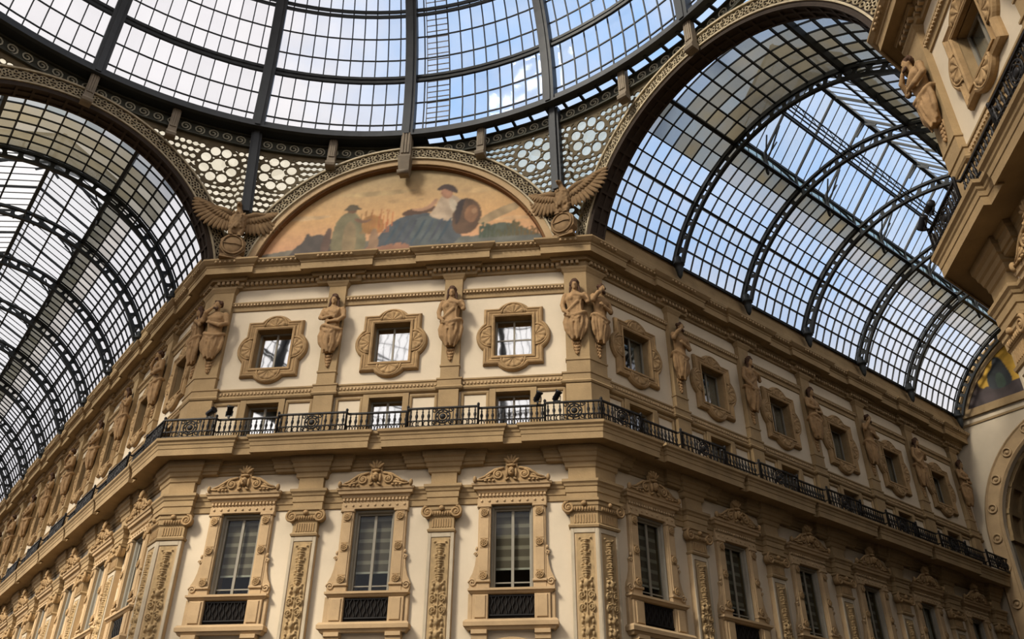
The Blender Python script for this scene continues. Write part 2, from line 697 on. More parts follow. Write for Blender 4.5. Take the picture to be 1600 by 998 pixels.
def run(wall, half, corner, d, start=False, end=False):
    """plan points of one wall with a break forward by d at each pilaster (half width) and by each corner (length corner)"""
    a, b = RNG[wall]
    pts = []
    lo_c = corner if wall in ('F', 'R', 'D') else 0
    hi_c = corner if wall in ('F', 'L', 'D') else 0
    if lo_c:
        pts += [(a, d), (a + lo_c, d), (a + lo_c, 0)]
    else:
        pts += [(a, 0)]
    for u in sorted(PIL[wall]):
        if u - half > a + lo_c + 0.05 and u + half < b - hi_c - 0.05:
            pts += [(u - half, 0), (u - half, d), (u + half, d), (u + half, 0)]
    if hi_c:
        pts += [(b - hi_c, 0), (b - hi_c, d), (b, d)]
    else:
        pts += [(b, 0)]
    return pts


def corner_pt(wa, wb, d):
    """where two walls meet, moved out by d along the mitre"""
    p = {('L', 'F'): (-S - d * T8, -d), ('F', 'R'): (S + d * T8, -d)}[(wa, wb)]
    return p


def main_path(half, corner, d):
    out = []
    lp = run('L', half, corner, d)
    out += [wpt('L', u, q) for u, q in lp[:-1]]
    out.append(corner_pt('L', 'F', d))
    fp = run('F', half, corner, d)
    out += [wpt('F', u, q) for u, q in fp[1:-1]]
    out.append(corner_pt('F', 'R', d))
    rp = run('R', half, corner, d)
    out += [wpt('R', u, q) for u, q in rp[1:]]
    return out


def diag_path(half, corner, d):
    """far arcade wall seen end-on, then the wall beyond it"""
    out = []
    x0, y0 = HF, -W * C45
    out.append((x0 + 27.8 * C45, y0 + 27.8 * C45))
    for k in range(5, -1, -1):
        u = 4.75 + BW * k
        for t, q in ((u + half, 0), (u + half, d), (u - half, d), (u - half, 0)):
            out.append((x0 + t * C45 - q * C45, y0 + t * C45 + q * C45))
    out.append((x0 + corner * C45, y0 + corner * C45))
    out.append((x0 + corner * C45 - d * C45, y0 + corner * C45 + d * C45))
    out.append((x0 - d, y0 + d * T8))
    dp = run('D', half, corner, d)
    out += [wpt('D', u, q) for u, q in dp[1:]]
    return out


# ------------------------------------------------------------------ room shell
UPZ = (17.11, 18.80)
DDZ = (13.98, 15.65)
LWZ = (8.69, 11.48)


def wall_mesh(wall, z_top):
    a, b = RNG[wall]
    holes = []
    for u in WIN[wall]:
        holes.append((u - 0.70, u + 0.70, *UPZ))
        holes.append((u - 0.62, u + 0.62, *DDZ))
        holes.append((u - 0.69, u + 0.69, *LWZ))
    us = sorted({a, b, *[h[0] for h in holes], *[h[1] for h in holes]})
    zs = sorted({0.0, z_top, *UPZ, *DDZ, *LWZ})
    mb = MB()
    th = 0.8
    def is_hole(i, j):
        if not (0 <= i < len(us) - 1 and 0 <= j < len(zs) - 1):
            return False
        um, zm = (us[i] + us[i + 1]) / 2, (zs[j] + zs[j + 1]) / 2
        return any(h[0] < um < h[1] and h[2] < zm < h[3] for h in holes)
    for i in range(len(us) - 1):
        for j in range(len(zs) - 1):
            u0, u1, z0, z1 = us[i], us[i + 1], zs[j], zs[j + 1]
            if not is_hole(i, j):
                mb.add([(u0, 0, z0), (u1, 0, z0), (u1, 0, z1), (u0, 0, z1)], [(0, 1, 2, 3)], 0)
            else:
                fs = [f for f, n_ in (((0, 4, 5, 1), (i, j - 1)), ((1, 5, 6, 2), (i + 1, j)), ((2, 6, 7, 3), (i, j + 1)), ((3, 7, 4, 0), (i - 1, j))) if not is_hole(*n_)]
                mb.add([(u0, 0, z0), (u1, 0, z0), (u1, 0, z1), (u0, 0, z1), (u0, th, z0), (u1, th, z0), (u1, th, z1), (u0, th, z1)], fs, 1)
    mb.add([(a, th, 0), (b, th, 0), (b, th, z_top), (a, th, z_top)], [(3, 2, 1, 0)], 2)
    mb.add([(a, 0, z_top), (b, 0, z_top), (b, th, z_top), (a, th, z_top)], [(0, 1, 2, 3)], 0)
    return mb


for w_, nm, zt in (('F', 'wall_front', 21.7), ('R', 'wall_right', 22.6), ('L', 'wall_left', 22.6), ('D', 'wall_far', 22.6)):
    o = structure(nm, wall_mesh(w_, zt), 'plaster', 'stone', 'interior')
    (ox, oy), ang = WALLS[w_]
    o.location = (ox, oy, 0)
    o.rotation_euler = (0, 0, ang)

# the arcade wall that runs away from the far corner: only its end shows
mb = MB()
mb.obox((HF + 14 * C45 + 0.3 * C45, -W * C45 + 14 * C45 - 0.3 * C45, 11.3), (14 * C45, 14 * C45, 0), (0.3 * C45, -0.3 * C45, 0), (0, 0, 11.3))
structure('wall_side', mb, 'plaster')
mb = MB()
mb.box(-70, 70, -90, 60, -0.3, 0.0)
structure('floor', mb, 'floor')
# the other sides of the octagon, behind the viewer
mb = MB()
mb.box(-HF - 0.6, -HF, -W * C45 - 2 * S, -W * C45, 0, 21.7)
structure('wall_opposite', mb, 'stone')
mb = MB()
mb.box(-S, S, -2 * HF - 0.6, -2 * HF, 0, 21.7)
structure('wall_behind', mb, 'stone')

CORN = [(-0.3, 20.76), (0.0, 20.76), (0.08, 20.78), (0.10, 20.86), (0.11, 20.89), (0.12, 21.03), (0.26, 21.035), (0.27, 21.1), (0.30, 21.12), (0.31, 21.18), (0.60, 21.185), (0.60, 21.14), (0.64, 21.14), (0.64, 21.42), (0.67, 21.44), (0.69, 21.5), (0.76, 21.54), (0.84, 21.62), (0.87, 21.65), (0.87, 21.72), (0.0, 21.76)]
STRING = [(0.0, 19.74), (0.05, 19.76), (0.06, 19.92), (0.09, 19.95), (0.10, 20.02), (0.15, 20.06), (0.15, 20.12), (0.0, 20.16)]
BAND = [(-0.3, 15.78), (0.0, 15.78), (0.03, 15.80), (0.10, 15.84), (0.13, 15.90), (0.06, 15.98), (0.06, 16.20), (0.09, 16.22), (0.09, 16.28), (0.0, 16.32)]
BALC = [(-0.3, 12.88), (0.0, 12.88), (0.05, 12.90), (0.06, 12.98), (0.11, 13.0), (0.12, 13.12), (0.14, 13.14), (0.15, 13.24), (0.2, 13.27), (0.22, 13.38), (0.76, 13.385), (0.76, 13.34), (0.80, 13.34), (0.80, 13.56), (0.82, 13.58), (0.83, 13.70), (0.86, 13.74), (0.87, 13.80), (0.93, 13.86), (0.94, 13.95), (0.0, 13.97)]
LSTR = [(-0.3, 11.54), (0.0, 11.54), (0.05, 11.56), (0.05, 11.74), (0.08, 11.76), (0.08, 11.94), (0.11, 11.97), (0.13, 12.04), (0.18, 12.1), (0.18, 12.19), (0.0, 12.24)]
ATTIC = [(0.76, 21.7), (0.76, 21.92), (0.72, 21.98), (0.70, 22.2), (0.66, 22.24), (0.66, 22.44), (0.60, 22.5), (0.60, 22.74), (0.66, 22.8), (0.66, 22.9), (-0.4, 22.95)]
trims = [('cornice', CORN, 0.8, 0.95, 0.12), ('string course', STRING, 0.33, 0.78, 0.0), ('sill band', BAND, 0.38, 0.85, 0.12), ('balcony', BALC, 1.27, 1.5, 0.16), ('architrave', LSTR, 0.46, 0.85, 0.2)]
tn = 0
for nm, prof, half, corner, d in trims:
    for pth in (main_path, diag_path):
        tn += 1
        mb = MB()
        if d == 0:
            path = [wpt('L', -LEN_L), (-S, 0), (S, 0), wpt('R', LEN_R)] if pth is main_path else [(HF + 27.8 * C45, -W * C45 + 27.8 * C45), (HF, -W * C45), (HF, -W * C45 - 2 * S)]
        else:
            path = pth(half, corner, d)
        mb.sweep(path, prof)
        structure('trim_%d' % tn, mb, 'stone')['label'] = 'ochre stone %s' % nm
for a_, b_ in ((wpt('L', -LEN_L), (-S, 0)), ((S, 0), wpt('R', LEN_R)), ((HF + 27.8 * C45, -W * C45 + 27.8 * C45), (HF, -W * C45))):
    tn += 1
    mb = MB()
    mb.sweep([a_, b_], ATTIC)
    structure('trim_%d' % tn, mb, 'stone')['label'] = 'stepped attic course carrying the glass vault'
# dentils under the main cornice and under the balcony
for w_ in ('F', 'R', 'L', 'D'):
    a, b = RNG[w_]
    tn += 1
    mb = MB()
    u = a + 0.1
    while u < b - 0.05:
        near = any(abs(u - q) < 0.8 for q in PIL[w_]) or (w_ in 'FRD' and u - a < 0.95) or (w_ in 'FLD' and b - u < 0.95)
        dd = 0.12 if near else 0.0
        mb.box(u - 0.055, u + 0.055, -0.25 - dd, -0.10 - dd, 20.89, 21.02)
        mb.ell((u, -0.82 - dd, 21.59), (0.06, 0.05, 0.06), 6, 4)
        u += 0.19
    u = a + 0.1
    while u < b - 0.05:
        mb.box(u - 0.04, u + 0.04, -0.15, -0.05, 19.96, 20.04)
        mb.box(u - 0.035, u + 0.035, -0.10, -0.03, 16.04, 16.13)
        u += 0.13
    o = structure('trim_%d' % tn, mb, 'stone_pale')
    o['label'] = 'rows of dentils and beads'
    (ox, oy), ang = WALLS[w_]
    o.location = (ox, oy, 0)
    o.rotation_euler = (0, 0, ang)
# dado zone behind the railings: stone field with plaster panels either side of each opening
for w_ in ('F', 'R', 'L', 'D'):
    a, b = RNG[w_]
    tn += 1
    mb = MB()
    for u in WIN[w_]:
        for s in (-1, 1):
            lo, hi = (0.95, 1.78) if w_ == 'F' else (0.95, 1.72)
            x0, x1 = (u + lo, u + hi) if s > 0 else (u - hi, u - lo)
            mb.box(u + s * 0.62 - (0.0 if s > 0 else 0.22), u + s * 0.62 + (0.22 if s > 0 else 0.0), -0.10, 0.0, 13.97, 15.79)
            mb.frame([(x0 - .1, 14.05), (x1 + .1, 14.05), (x1 + .1, 15.74), (x0 - .1, 15.74)], [(0, 0), (0, .05), (.05, .07), (.1, .05), (.12, 0.0)])
        mb.box(u - 0.84, u + 0.84, -0.09, 0.0, 15.66, 15.79)
    o = structure('trim_%d' % tn, mb, 'stone')
    o['label'] = 'stone frames of the dado behind the railings'
    (ox, oy), ang = WALLS[w_]
    o.location = (ox, oy, 0)
    o.rotation_euler = (0, 0, ang)

# ------------------------------------------------------------------ dome
DC = (0.0, -HF)
RD_ = 16.5


def dpt(k, e, r=RD_, z0=28.3):
    """point of the dome: k in ribs (22.5 degrees) from the front wall's middle, e elevation in degrees"""
    a, q = math.radians(22.5 * k), math.radians(e)
    return np.array((DC[0] + r * math.cos(q) * math.sin(a), DC[1] + r * math.cos(q) * math.cos(a), z0 + r * math.sin(q)))


def dnorm(k, e):
    a, q = math.radians(22.5 * k), math.radians(e)
    return np.array((math.cos(q) * math.sin(a), math.cos(q) * math.cos(a), math.sin(q)))


THICK = [10.6, 22.6, 34.6, 46.6, 58.6, 70.0]
ROWS = [2.2, 6.3, 14.6, 18.5, 26.6, 30.6, 38.6, 42.6, 50.6, 54.6, 64.3]
dome = []
rib = MB()
es = [-1.0 + 2.5 * i for i in range(30)]
rib.strip([dpt(0, e, RD_ - 0.1) for e in es], [dnorm(0, e) for e in es], 0.5, 0.42)
rib.strip([dpt(0, e, RD_ - 0.33) for e in es], [dnorm(0, e) for e in es], 0.22, 0.08)
rib0 = rib


def turned(mb, k):
    """copy of a builder turned about the dome axis by k ribs"""
    a = -math.radians(22.5 * k)
    ca, sa = math.cos(a), math.sin(a)
    q = MB()
    q.v = [(DC[0] + ca * (x - DC[0]) - sa * (y - DC[1]), DC[1] + sa * (x - DC[0]) + ca * (y - DC[1]), z) for x, y, z in mb.v]
    q.f, q.m, q.s = mb.f, mb.m, mb.s
    return q


for k in range(16):
    dome.append(P('rib', turned(rib0, k).mesh('rib', 'steel')))
ks = [16 * i / 160 for i in range(160)]
mb = MB()
mb.strip([dpt(k, 0, RD_ - 0.06, 28.16) for k in ks], [(0, 0, 1)] * 160, 0.34, 0.36, True)
mb.strip([dpt(k, 0, RD_ - 0.22, 28.0) for k in ks], [(0, 0, 1)] * 160, 0.2, 0.10, True)
dome.append(P('base_ring', mb.mesh('base_ring', 'steel')))
for e in THICK:
    mb = MB()
    n = 128
    for de, r in ((-0.5, RD_ - 0.12), (0.5, RD_ - 0.02)):
        mb.strip([dpt(16 * i / n, e + de, r) for i in range(n)], [dnorm(16 * i / n, e) for i in range(n)], 0.12, 0.14, True)
    dome.append(P('hoop', mb.mesh('hoop', 'steel_dark')))
NP = 11
for k in range(16):
    mb = MB()
    for e in ROWS:
        mb.strip([dpt(k + t / 8, e, RD_ + 0.06) for t in range(9)], [dnorm(k + t / 8, e) for t in range(9)], 0.05, 0.06)
    for i in range(1, NP):
        kk = k + i / NP
        ee = [0 + 5 * j for j in range(15)]
        mb.strip([dpt(kk, e, RD_ + 0.06) for e in ee], [dnorm(kk, e) for e in ee], 0.045, 0.07)
    dome.append(P('glazing_lattice', mb.mesh('glazing_lattice', 'steel_dark')))
    gl = MB()
    lv = sorted([0.0] + ROWS + THICK)
    for i in range(NP):
        for j in range(len(lv) - 1):
            gl.add([dpt(k + i / NP, lv[j], RD_ + 0.1), dpt(k + (i + 1) / NP, lv[j], RD_ + 0.1), dpt(k + (i + 1) / NP, lv[j + 1], RD_ + 0.1), dpt(k + i / NP, lv[j + 1], RD_ + 0.1)], [(0, 1, 2, 3)])
    dome.append(P('glass_pane', gl.mesh('glass_pane', 'dome_glass')))
mb = MB()
mb.strip([dpt(16 * i / 64, 71.5, RD_) for i in range(64)], [dnorm(16 * i / 64, 71.5) for i in range(64)], 0.5, 0.6, True)
dome.append(P('crown_ring', mb.mesh('crown_ring', 'steel_dark')))
thing('glass_dome', 'great dark ribbed glass dome over the octagon', 'dome', dome, (0, 0, 0))

# maintenance ladder lying on the outside of the dome glass
mb = MB()
for s in (0.10, 0.26):
    ee = [0.5 + 1.5 * j for j in range(22)]
    mb.strip([dpt(s, e, RD_ + 0.3) for e in ee], [dnorm(s, e) for e in ee], 0.03, 0.05)
for j in range(31):
    e = 0.8 + 1.0 * j
    mb.bar(dpt(0.10, e, RD_ + 0.3), dpt(0.26, e, RD_ + 0.3), 0.035, 0.035)
link('ladder', mb.mesh('ladder', 'pil_grey'))
o = bpy.data.objects['ladder']
o['label'] = 'pale maintenance ladder lying on the outside of the dome glass beside a rib'
o['category'] = 'ladder'

# spiral frieze under the dome ring
RF, ZF0, ZF1 = 16.95, 27.32, 27.92
fr = MB()
n = 160
fr.strip([dpt(16 * i / n, 0, RF + 0.06, (ZF0 + ZF1) / 2) for i in range(n)], [(0, 0, 1)] * n, 0.08, ZF1 - ZF0, True)
fr2 = MB()
for z, w, h in ((ZF0, 0.16, 0.08), (ZF1, 0.14, 0.07)):
    fr2.strip([dpt(16 * i / n, 0, RF - 0.02, z) for i in range(n)], [(0, 0, 1)] * n, w, h, True)
sp = MB()
cnt = int(2 * PI * RF / 0.56)
for i in range(cnt):
    k0 = 16 * i / cnt
    if not (k0 < 4.2 or k0 > 11.8):
        continue
    pts = []
    for (x, y, z) in spiral(0, 0, 0.24, 0.05, -PI / 2, 1.6, 16) :
        pts.append(dpt(k0 + x / (2 * PI * RF) * 16, 0, RF - 0.03, (ZF0 + ZF1) / 2 + z))
    sp.tube(pts, 0.032, 4, sm=False)
thing('spiral_frieze', 'green grey iron frieze of running spirals below the dome ring', 'frieze',
      [P('backing', fr.mesh('backing', 'green_iron')), P('moulding', fr2.mesh('moulding', 'green_iron')), P('spiral_pattern', sp.mesh('spiral_pattern', 'spiral'))], (0, 0, 0))

# black strip stands in for the gap's shadow; open slits with bars opposite
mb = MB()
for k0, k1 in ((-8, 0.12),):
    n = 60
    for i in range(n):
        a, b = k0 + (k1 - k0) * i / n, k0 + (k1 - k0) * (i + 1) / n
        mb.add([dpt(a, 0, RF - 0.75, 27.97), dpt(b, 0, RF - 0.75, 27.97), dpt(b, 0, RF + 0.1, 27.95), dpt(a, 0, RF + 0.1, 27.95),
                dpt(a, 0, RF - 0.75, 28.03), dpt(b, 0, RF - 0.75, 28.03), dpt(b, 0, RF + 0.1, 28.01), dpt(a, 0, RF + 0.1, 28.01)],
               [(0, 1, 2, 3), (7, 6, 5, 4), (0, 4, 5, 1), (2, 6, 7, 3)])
spec = [P('shade_strip', mb.mesh('shade_strip', 'steel_dark'))]
for i in range(24):
    a = 0.12 + 0.12 * i
    mb = MB()
    mb.bar(dpt(a, 0, RF - 0.5, 27.98), dpt(a, 0, RF + 0.1, 27.96), 0.12, 0.08)
    spec.append(P('bar', mb.mesh('bar', 'steel_dark')))
thing('ring_gap', 'black strip standing in for shadow between dome ring and spiral frieze, with slit bars', 'ring_gap', spec, (0, 0, 0))

# consoles between ring and arches; struts down to the eagles
con = MB()
con.prism([(-0.17, 0), (0.17, 0), (0.17, 1.45), (-0.17, 1.45)], -0.1, 0.16)
for i in range(3):
    con.box(-0.12 + 0.085 * i, -0.05 + 0.085 * i, -0.14, 0.0, 0.25, 1.35)
con.loft([[(-0.2, -0.12 - 0.12 * q, z), (0.2, -0.12 - 0.12 * q, z), (0.2, 0.16, z), (-0.2, 0.16, z)] for q, z in ((0, 0.0), (0.6, -0.05), (0.9, -0.15), (0.6, -0.26), (0, -0.3))], 0, False)
con_me = con.mesh('bracket_body', 'console')
kst = MB()
kst.prism([(-0.24, 0.35), (0.24, 0.35), (0.21, 1.75), (-0.21, 1.75)], -0.22, 0.2)
for i in range(3):
    kst.box(-0.17 + 0.125 * i, -0.08 + 0.125 * i, -0.27, -0.2, 0.55, 1.7)
kb = MB()
kb.loft([[(-w, -d, z), (w, -d, z), (w, 0.15, z), (-w, 0.15, z)] for w, d, z in ((0.27, 0.28, 0.42), (0.27, 0.36, 0.3), (0.24, 0.3, 0.0), (0.22, 0.2, -0.4), (0.2, 0.16, -0.52))], 0, False)
kb.tube([(-0.24, -0.24, -0.52), (0.24, -0.24, -0.52)], 0.12, 10)
key_spec = [P('shaft', kst.mesh('shaft', 'console')), P('scroll', kb.mesh('scroll', 'console'))]


def ring_place(name, label, cat, spec, k, r, z, group=None, dx=0.0):
    x, y, _ = dpt(k, 0, r, 0)
    return thing(name, label, cat, spec, (x + dx, y, z), -math.radians(22.5 * k), group)


ring_place('keystone', 'long grey scrolled keystone over the middle of the painted lunette', 'keystone', key_spec, 0, 16.42, 26.35)
for k, t in ((-2, 'above the left arcade arch'), (2, 'above the right arcade arch')):
    ring_place('bracket', 'grey bracket under the dome ring %s' % t, 'bracket', [P('body', con_me)], k, 16.5, 26.75, 'brackets under the dome ring')
for k, t in ((-1.5, 'between the left arcade arch and its corner eagle'), (-0.5, 'between the keystone and the left eagle'), (0.5, 'between the keystone and the right eagle'), (1.5, 'between the right arcade arch and its corner eagle')):
    ring_place('bracket', 'grey iron bracket under the dome ring %s' % t, 'bracket', [P('body', con_me)], k, 16.6, 26.75, 'brackets under the dome ring')
for k, t in ((-1, 'left'), (1, 'right')):
    mb = MB()
    p0 = dpt(k, 0, 16.75, 28.0)
    p1 = dpt(k * 0.97, 0, 17.35, 24.1)
    inw = -dnorm(k, 0)
    pts = [p0 + (p1 - p0) * t_ for t_ in (0, .25, .5, .75, 1)]
    mb.strip(pts, [dnorm(k, 0)] * 5, 0.44, 0.3)
    mb.strip([p + inw * 0.2 for p in pts], [dnorm(k, 0)] * 5, 0.24, 0.1)
    o = link('rib_strut', mb.mesh('rib_strut', 'steel'))
    o['label'] = 'dark steel foot of a dome rib standing behind the %s eagle' % t
    o['category'] = 'strut'
    o['group'] = 'rib feet'

# ------------------------------------------------------------------ arches round the octagon
ZC = 20.38


def arch_thing(label, loc, rz, soffit):
    """lattice band (front at y=0), inner stone moulding, dark backing; arch centre at the origin"""
    n = 72
    aa = [math.radians(9 + 162 * i / n) for i in range(n + 1)]

    def ring(r0, r1, y0, y1):
        q = MB()
        for i in range(n):
            a, b = aa[i], aa[i + 1]
            pts = [(r * math.cos(t), y, r * math.sin(t)) for t in (a, b) for r in (r0, r1) for y in (y0, y1)]
            fs = [(0, 2, 6, 4), (1, 5, 7, 3), (0, 4, 5, 1), (2, 3, 7, 6)]
            if i == 0:
                fs.append((0, 1, 3, 2))
            if i == n - 1:
                fs.append((4, 6, 7, 5))
            q.add(pts, fs)
        return q
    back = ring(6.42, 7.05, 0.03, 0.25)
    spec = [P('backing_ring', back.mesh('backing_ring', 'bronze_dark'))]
    lat = MB()
    for r, w in ((6.45, 0.07), (7.03, 0.08)):
        lat.strip([(r * math.cos(t), -0.01, r * math.sin(t)) for t in aa], [(math.cos(t), 0, math.sin(t)) for t in aa], 0.1, w)
    m = 30
    rm = 6.74
    for i in range(m):
        t = math.radians(10 + 160 * (i + 0.5) / m)
        ct, st = math.cos(t), math.sin(t)

        def at(x, z, ct=ct, st=st):
            # x along the band, z outwards
            return (rm * ct - x * st + z * ct, 0.0, rm * st + x * ct + z * st)
        for r in (0.19, 0.07):
            lat.tube([at(x, z) for x, _, z in circ(0, 0, r, 12)], 0.026, 4, True, sm=False)
        for q in range(6):
            g = q * PI / 3
            lat.bar(at(0.08 * math.cos(g), 0.08 * math.sin(g)), at(0.17 * math.cos(g), 0.17 * math.sin(g)), 0.035, 0.035, (0, 1, 0))
        for sx in (-1, 1):
            for sz in (-1, 1):
                lat.tube([at(sx * 0.31 + x * sx, sz * 0.14 + z * sz) for x, _, z in spiral(0, 0, 0.12, 0.04, PI, 1.0, 8)], 0.022, 4, sm=False)
    spec.append(P('scroll_lattice', lat.mesh('scroll_lattice', 'bronze')))
    if soffit:
        sf = ring(6.30, 6.42, 0.0, 0.75)
        spec.append(P('soffit', sf.mesh('soffit', 'bronze_dark')))
        rb = MB()
        for i in range(31):
            t = math.radians(10 + 160 * i / 30)
            rb.obox((6.28 * math.cos(t), 0.38, 6.28 * math.sin(t)), (-0.05 * math.sin(t), 0, 0.05 * math.cos(t)), (0, 0.36, 0), (0.05 * math.cos(t), 0, 0.05 * math.sin(t)))
        for y in (0.05, 0.38, 0.72):
            rb.strip([(6.28 * math.cos(t), y, 6.28 * math.sin(t)) for t in aa], [(math.cos(t), 0, math.sin(t)) for t in aa], 0.09, 0.09)
        spec.append(P('soffit_lattice', rb.mesh('soffit_lattice', 'bronze_dark')))
    else:
        mo = ring(6.16, 6.42, 0.02, 0.35)
        spec.append(P('stone_moulding', mo.mesh('stone_moulding', 'stone_pale')))
        mo = ring(6.08, 6.17, 0.10, 0.35)
        spec.append(P('inner_moulding', mo.mesh('inner_moulding', 'soffit')))
    thing('arch', label, 'arch', spec, loc, rz, 'arches round the octagon')


arch_thing('bronze lattice arch framing the painted lunette on the front wall', (0, -0.42, ZC), 0, False)
for s, nm in ((1, 'right'), (-1, 'left')):
    cx, cy = s * (S + W / 2 * C45), -W / 2 * C45
    nx, ny = -s * C45, -C45
    arch_thing('bronze lattice arch with dark soffit at the mouth of the %s arcade' % nm, (cx + nx * 0.30, cy + ny * 0.30, ZC), -s * PI / 4, True)

# ------------------------------------------------------------------ spandrel lattices (yellow glass behind pierced ironwork)


def apothem(kk):
    f = math.radians(22.5 * kk)
    c = []
    for m_, d in ((0, HF - 0.30), (2, W / 2 + S * math.sqrt(2) - 0.22), (-2, W / 2 + S * math.sqrt(2) - 0.22)):
        c.append((d / max(0.2, math.cos(f - m_ * PI / 8)), m_, f))
    return min(c)


def arch_z(kk):
    r, m_, f = apothem(kk)
    off = r * math.sin(f - m_ * PI / 8)
    return ZC + math.sqrt(max(0.04, 6.95 ** 2 - off * off))


def pend(kk, z, d=0.0):
    r, m_, f = apothem(kk)
    za = arch_z(kk)
    s = min(1, max(0, (ZF0 + 0.05 - z) / max(0.05, ZF0 + 0.05 - za)))
    rr = RF + 0.02 + (r - RF - 0.02) * s + d
    return (DC[0] + rr * math.sin(f), DC[1] + rr * math.cos(f), z)


for sgn, nm in ((-1, 'left'), (1, 'right')):
    for half, klo, khi, t in ((0, 0.12, 1.03, 'front wall arch'), (1, 1.03, 1.9, '%s arcade arch' % nm), (2, 2.1, 3.0, 'far side of the left arcade arch')):
        if half == 2 and sgn > 0:
            continue
        kc = (0.83, 1.19, 2.85)[half]

        def fld(K, Z, sgn=sgn, kc=kc, klo=klo, khi=khi):
            az = np.vectorize(arch_z)(K)
            inside = np.minimum(np.minimum(Z - az + 0.05, ZF0 - Z + 0.02) * 2, np.minimum(K - klo, khi - K) * 7 + 0.02)
            X = (K - kc) * (math.radians(22.5) * 17.3)
            Y = Z - 26.32
            hole = np.hypot(X, Y) - 0.28
            R_, A_ = np.hypot(X, Y), np.arctan2(Y, X)
            for i in range(8):
                g = i * PI / 4 + 0.39
                hole = np.minimum(hole, np.hypot(X - 0.60 * math.cos(g), Y - 0.60 * math.sin(g)) - 0.205)
                hole = np.minimum(hole, np.hypot(X - 0.36 * math.cos(g + .39), Y - 0.36 * math.sin(g + .39)) - 0.055)
                hole = np.minimum(hole, np.hypot(X - 0.80 * math.cos(g + .39), Y - 0.80 * math.sin(g + .39)) - 0.075)
            P_ = 0.27
            gx, gy = (X + 10) / P_, (Y + 10) / P_
            row = np.floor(gy)
            fx = (gx + 0.5 * (row % 2)) % 1 - 0.5
            fy = gy % 1 - 0.5
            small = np.hypot(fx, fy) * P_ - 0.112
            small = np.where(R_ > 0.92, small, 1.0)
            low = np.where(Z > ZF0 - 0.22, 1.0, small)
            hole = np.minimum(hole, low)
            return np.minimum(inside, hole)

        def mp(k, z, d, sgn=sgn):
            x, y, zz = pend(k, z, d)
            return (sgn * x, y, zz)
        lat = MB()
        lat.field(fld, klo, khi, 22.6, ZF0 + 0.05, 92, 118, mp, 0.06)
        gl = MB()
        nk, nz = 12, 9
        for i in range(nk):
            for j in range(nz):
                k0, k1 = klo + (khi - klo) * i / nk, klo + (khi - klo) * (i + 1) / nk
                q = []
                for k_, jj in ((k0, j), (k1, j), (k1, j + 1), (k0, j + 1)):
                    za = max(22.6, arch_z(k_) - 0.1)
                    z = za + (ZF0 + 0.03 - za) * jj / nz
                    x, y, zz = pend(k_, z, 0.12)
                    q.append((sgn * x, y, zz))
                gl.add(q, [(0, 1, 2, 3)])
        thing('spandrel', 'pierced spandrel of round yellow panes, %s' % ('beyond the left arcade arch' if half == 2 else 'between %s eagle and %s' % (nm, t)), 'spandrel',
              [P('pierced_lattice', lat.mesh('pierced_lattice', 'spandrel')), P('glass_pane', gl.mesh('glass_pane', 'warm_glass'))], (0, 0, 0), 0, 'pierced spandrels under the dome')

# ------------------------------------------------------------------ painted lunette


def painted(polys, base, nx, nz, R, z0, zc):
    xs, zs = np.linspace(-R, R, nx), np.linspace(z0, zc + R, nz)
    X, Z = np.meshgrid(xs, zs)
    colr = np.zeros(X.shape + (3,))
    base(X, Z, colr)
    for rgb, pl in polys:
        inside = np.zeros(X.shape, bool)
        m = len(pl)
        for i in range(m):
            (x1, z1), (x2, z2) = pl[i], pl[(i + 1) % m]
            if z1 == z2:
                continue
            cr = ((z1 > Z) != (z2 > Z)) & (X < (x2 - x1) * (Z - z1) / (z2 - z1) + x1)
            inside ^= cr
        c = np.array(srgb(*rgb)[:3])
        # each area hand painted: two tones broken up by slow waves
        wv = 0.5 + 0.5 * np.sin(3.1 * X + 2.3 * np.sin(2.7 * Z + 1.1 * X) + 5 * c[0] * 9) * np.sin(3.7 * Z + 1.9 * np.sin(3.3 * X) + c[2] * 40)
        colr[inside] = (c * (0.78 + 0.42 * wv[..., None]))[inside]
    for _ in range(1):
        q = np.pad(colr, ((1, 1), (1, 1), (0, 0)), 'edge')
        colr = (q[:-2, 1:-1] + q[2:, 1:-1] + q[1:-1, :-2] + q[1:-1, 2:] + 2 * colr) / 6
    return X, Z, colr


def smooth_poly(pl, it=2):
    for _ in range(it):
        out = []
        for i in range(len(pl)):
            a, b = pl[i], pl[(i + 1) % len(pl)]
            out += [(0.75 * a[0] + 0.25 * b[0], 0.75 * a[1] + 0.25 * b[1]), (0.25 * a[0] + 0.75 * b[0], 0.25 * a[1] + 0.75 * b[1])]
        pl = out
    return pl


def vcol_mat(name):
    m = bpy.data.materials.new(name)
    m.use_nodes = True
    nt = m.node_tree
    b = nt.nodes['Principled BSDF']
    b.inputs['Roughness'].default_value = 0.75
    at = nt.nodes.new('ShaderNodeVertexColor')
    at.layer_name = 'paint'
    mixn = nt.nodes.new('ShaderNodeMix')
    mixn.data_type = 'RGBA'
    mixn.blend_type = 'MULTIPLY'
    mixn.inputs[0].default_value = 0.32
    geo = nt.nodes.new('ShaderNodeNewGeometry')
    noi = nt.nodes.new('ShaderNodeTexNoise')
    noi.inputs['Scale'].default_value = 4.0
    noi.inputs['Detail'].default_value = 6
    rmp = nt.nodes.new('ShaderNodeValToRGB')
    rmp.color_ramp.elements[0].position = 0.35
    rmp.color_ramp.elements[1].position = 0.65
    rmp.color_ramp.elements[0].color = (0.6, 0.58, 0.58, 1)
    nt.links.new(geo.outputs['Position'], noi.inputs['Vector'])
    nt.links.new(noi.outputs['Fac'], rmp.inputs['Fac'])
    nt.links.new(at.outputs['Color'], mixn.inputs[6])
    nt.links.new(rmp.outputs['Color'], mixn.inputs[7])
    nt.links.new(mixn.outputs[2], b.inputs['Base Color'])
    return m


M['paint'] = vcol_mat('painted mosaic')


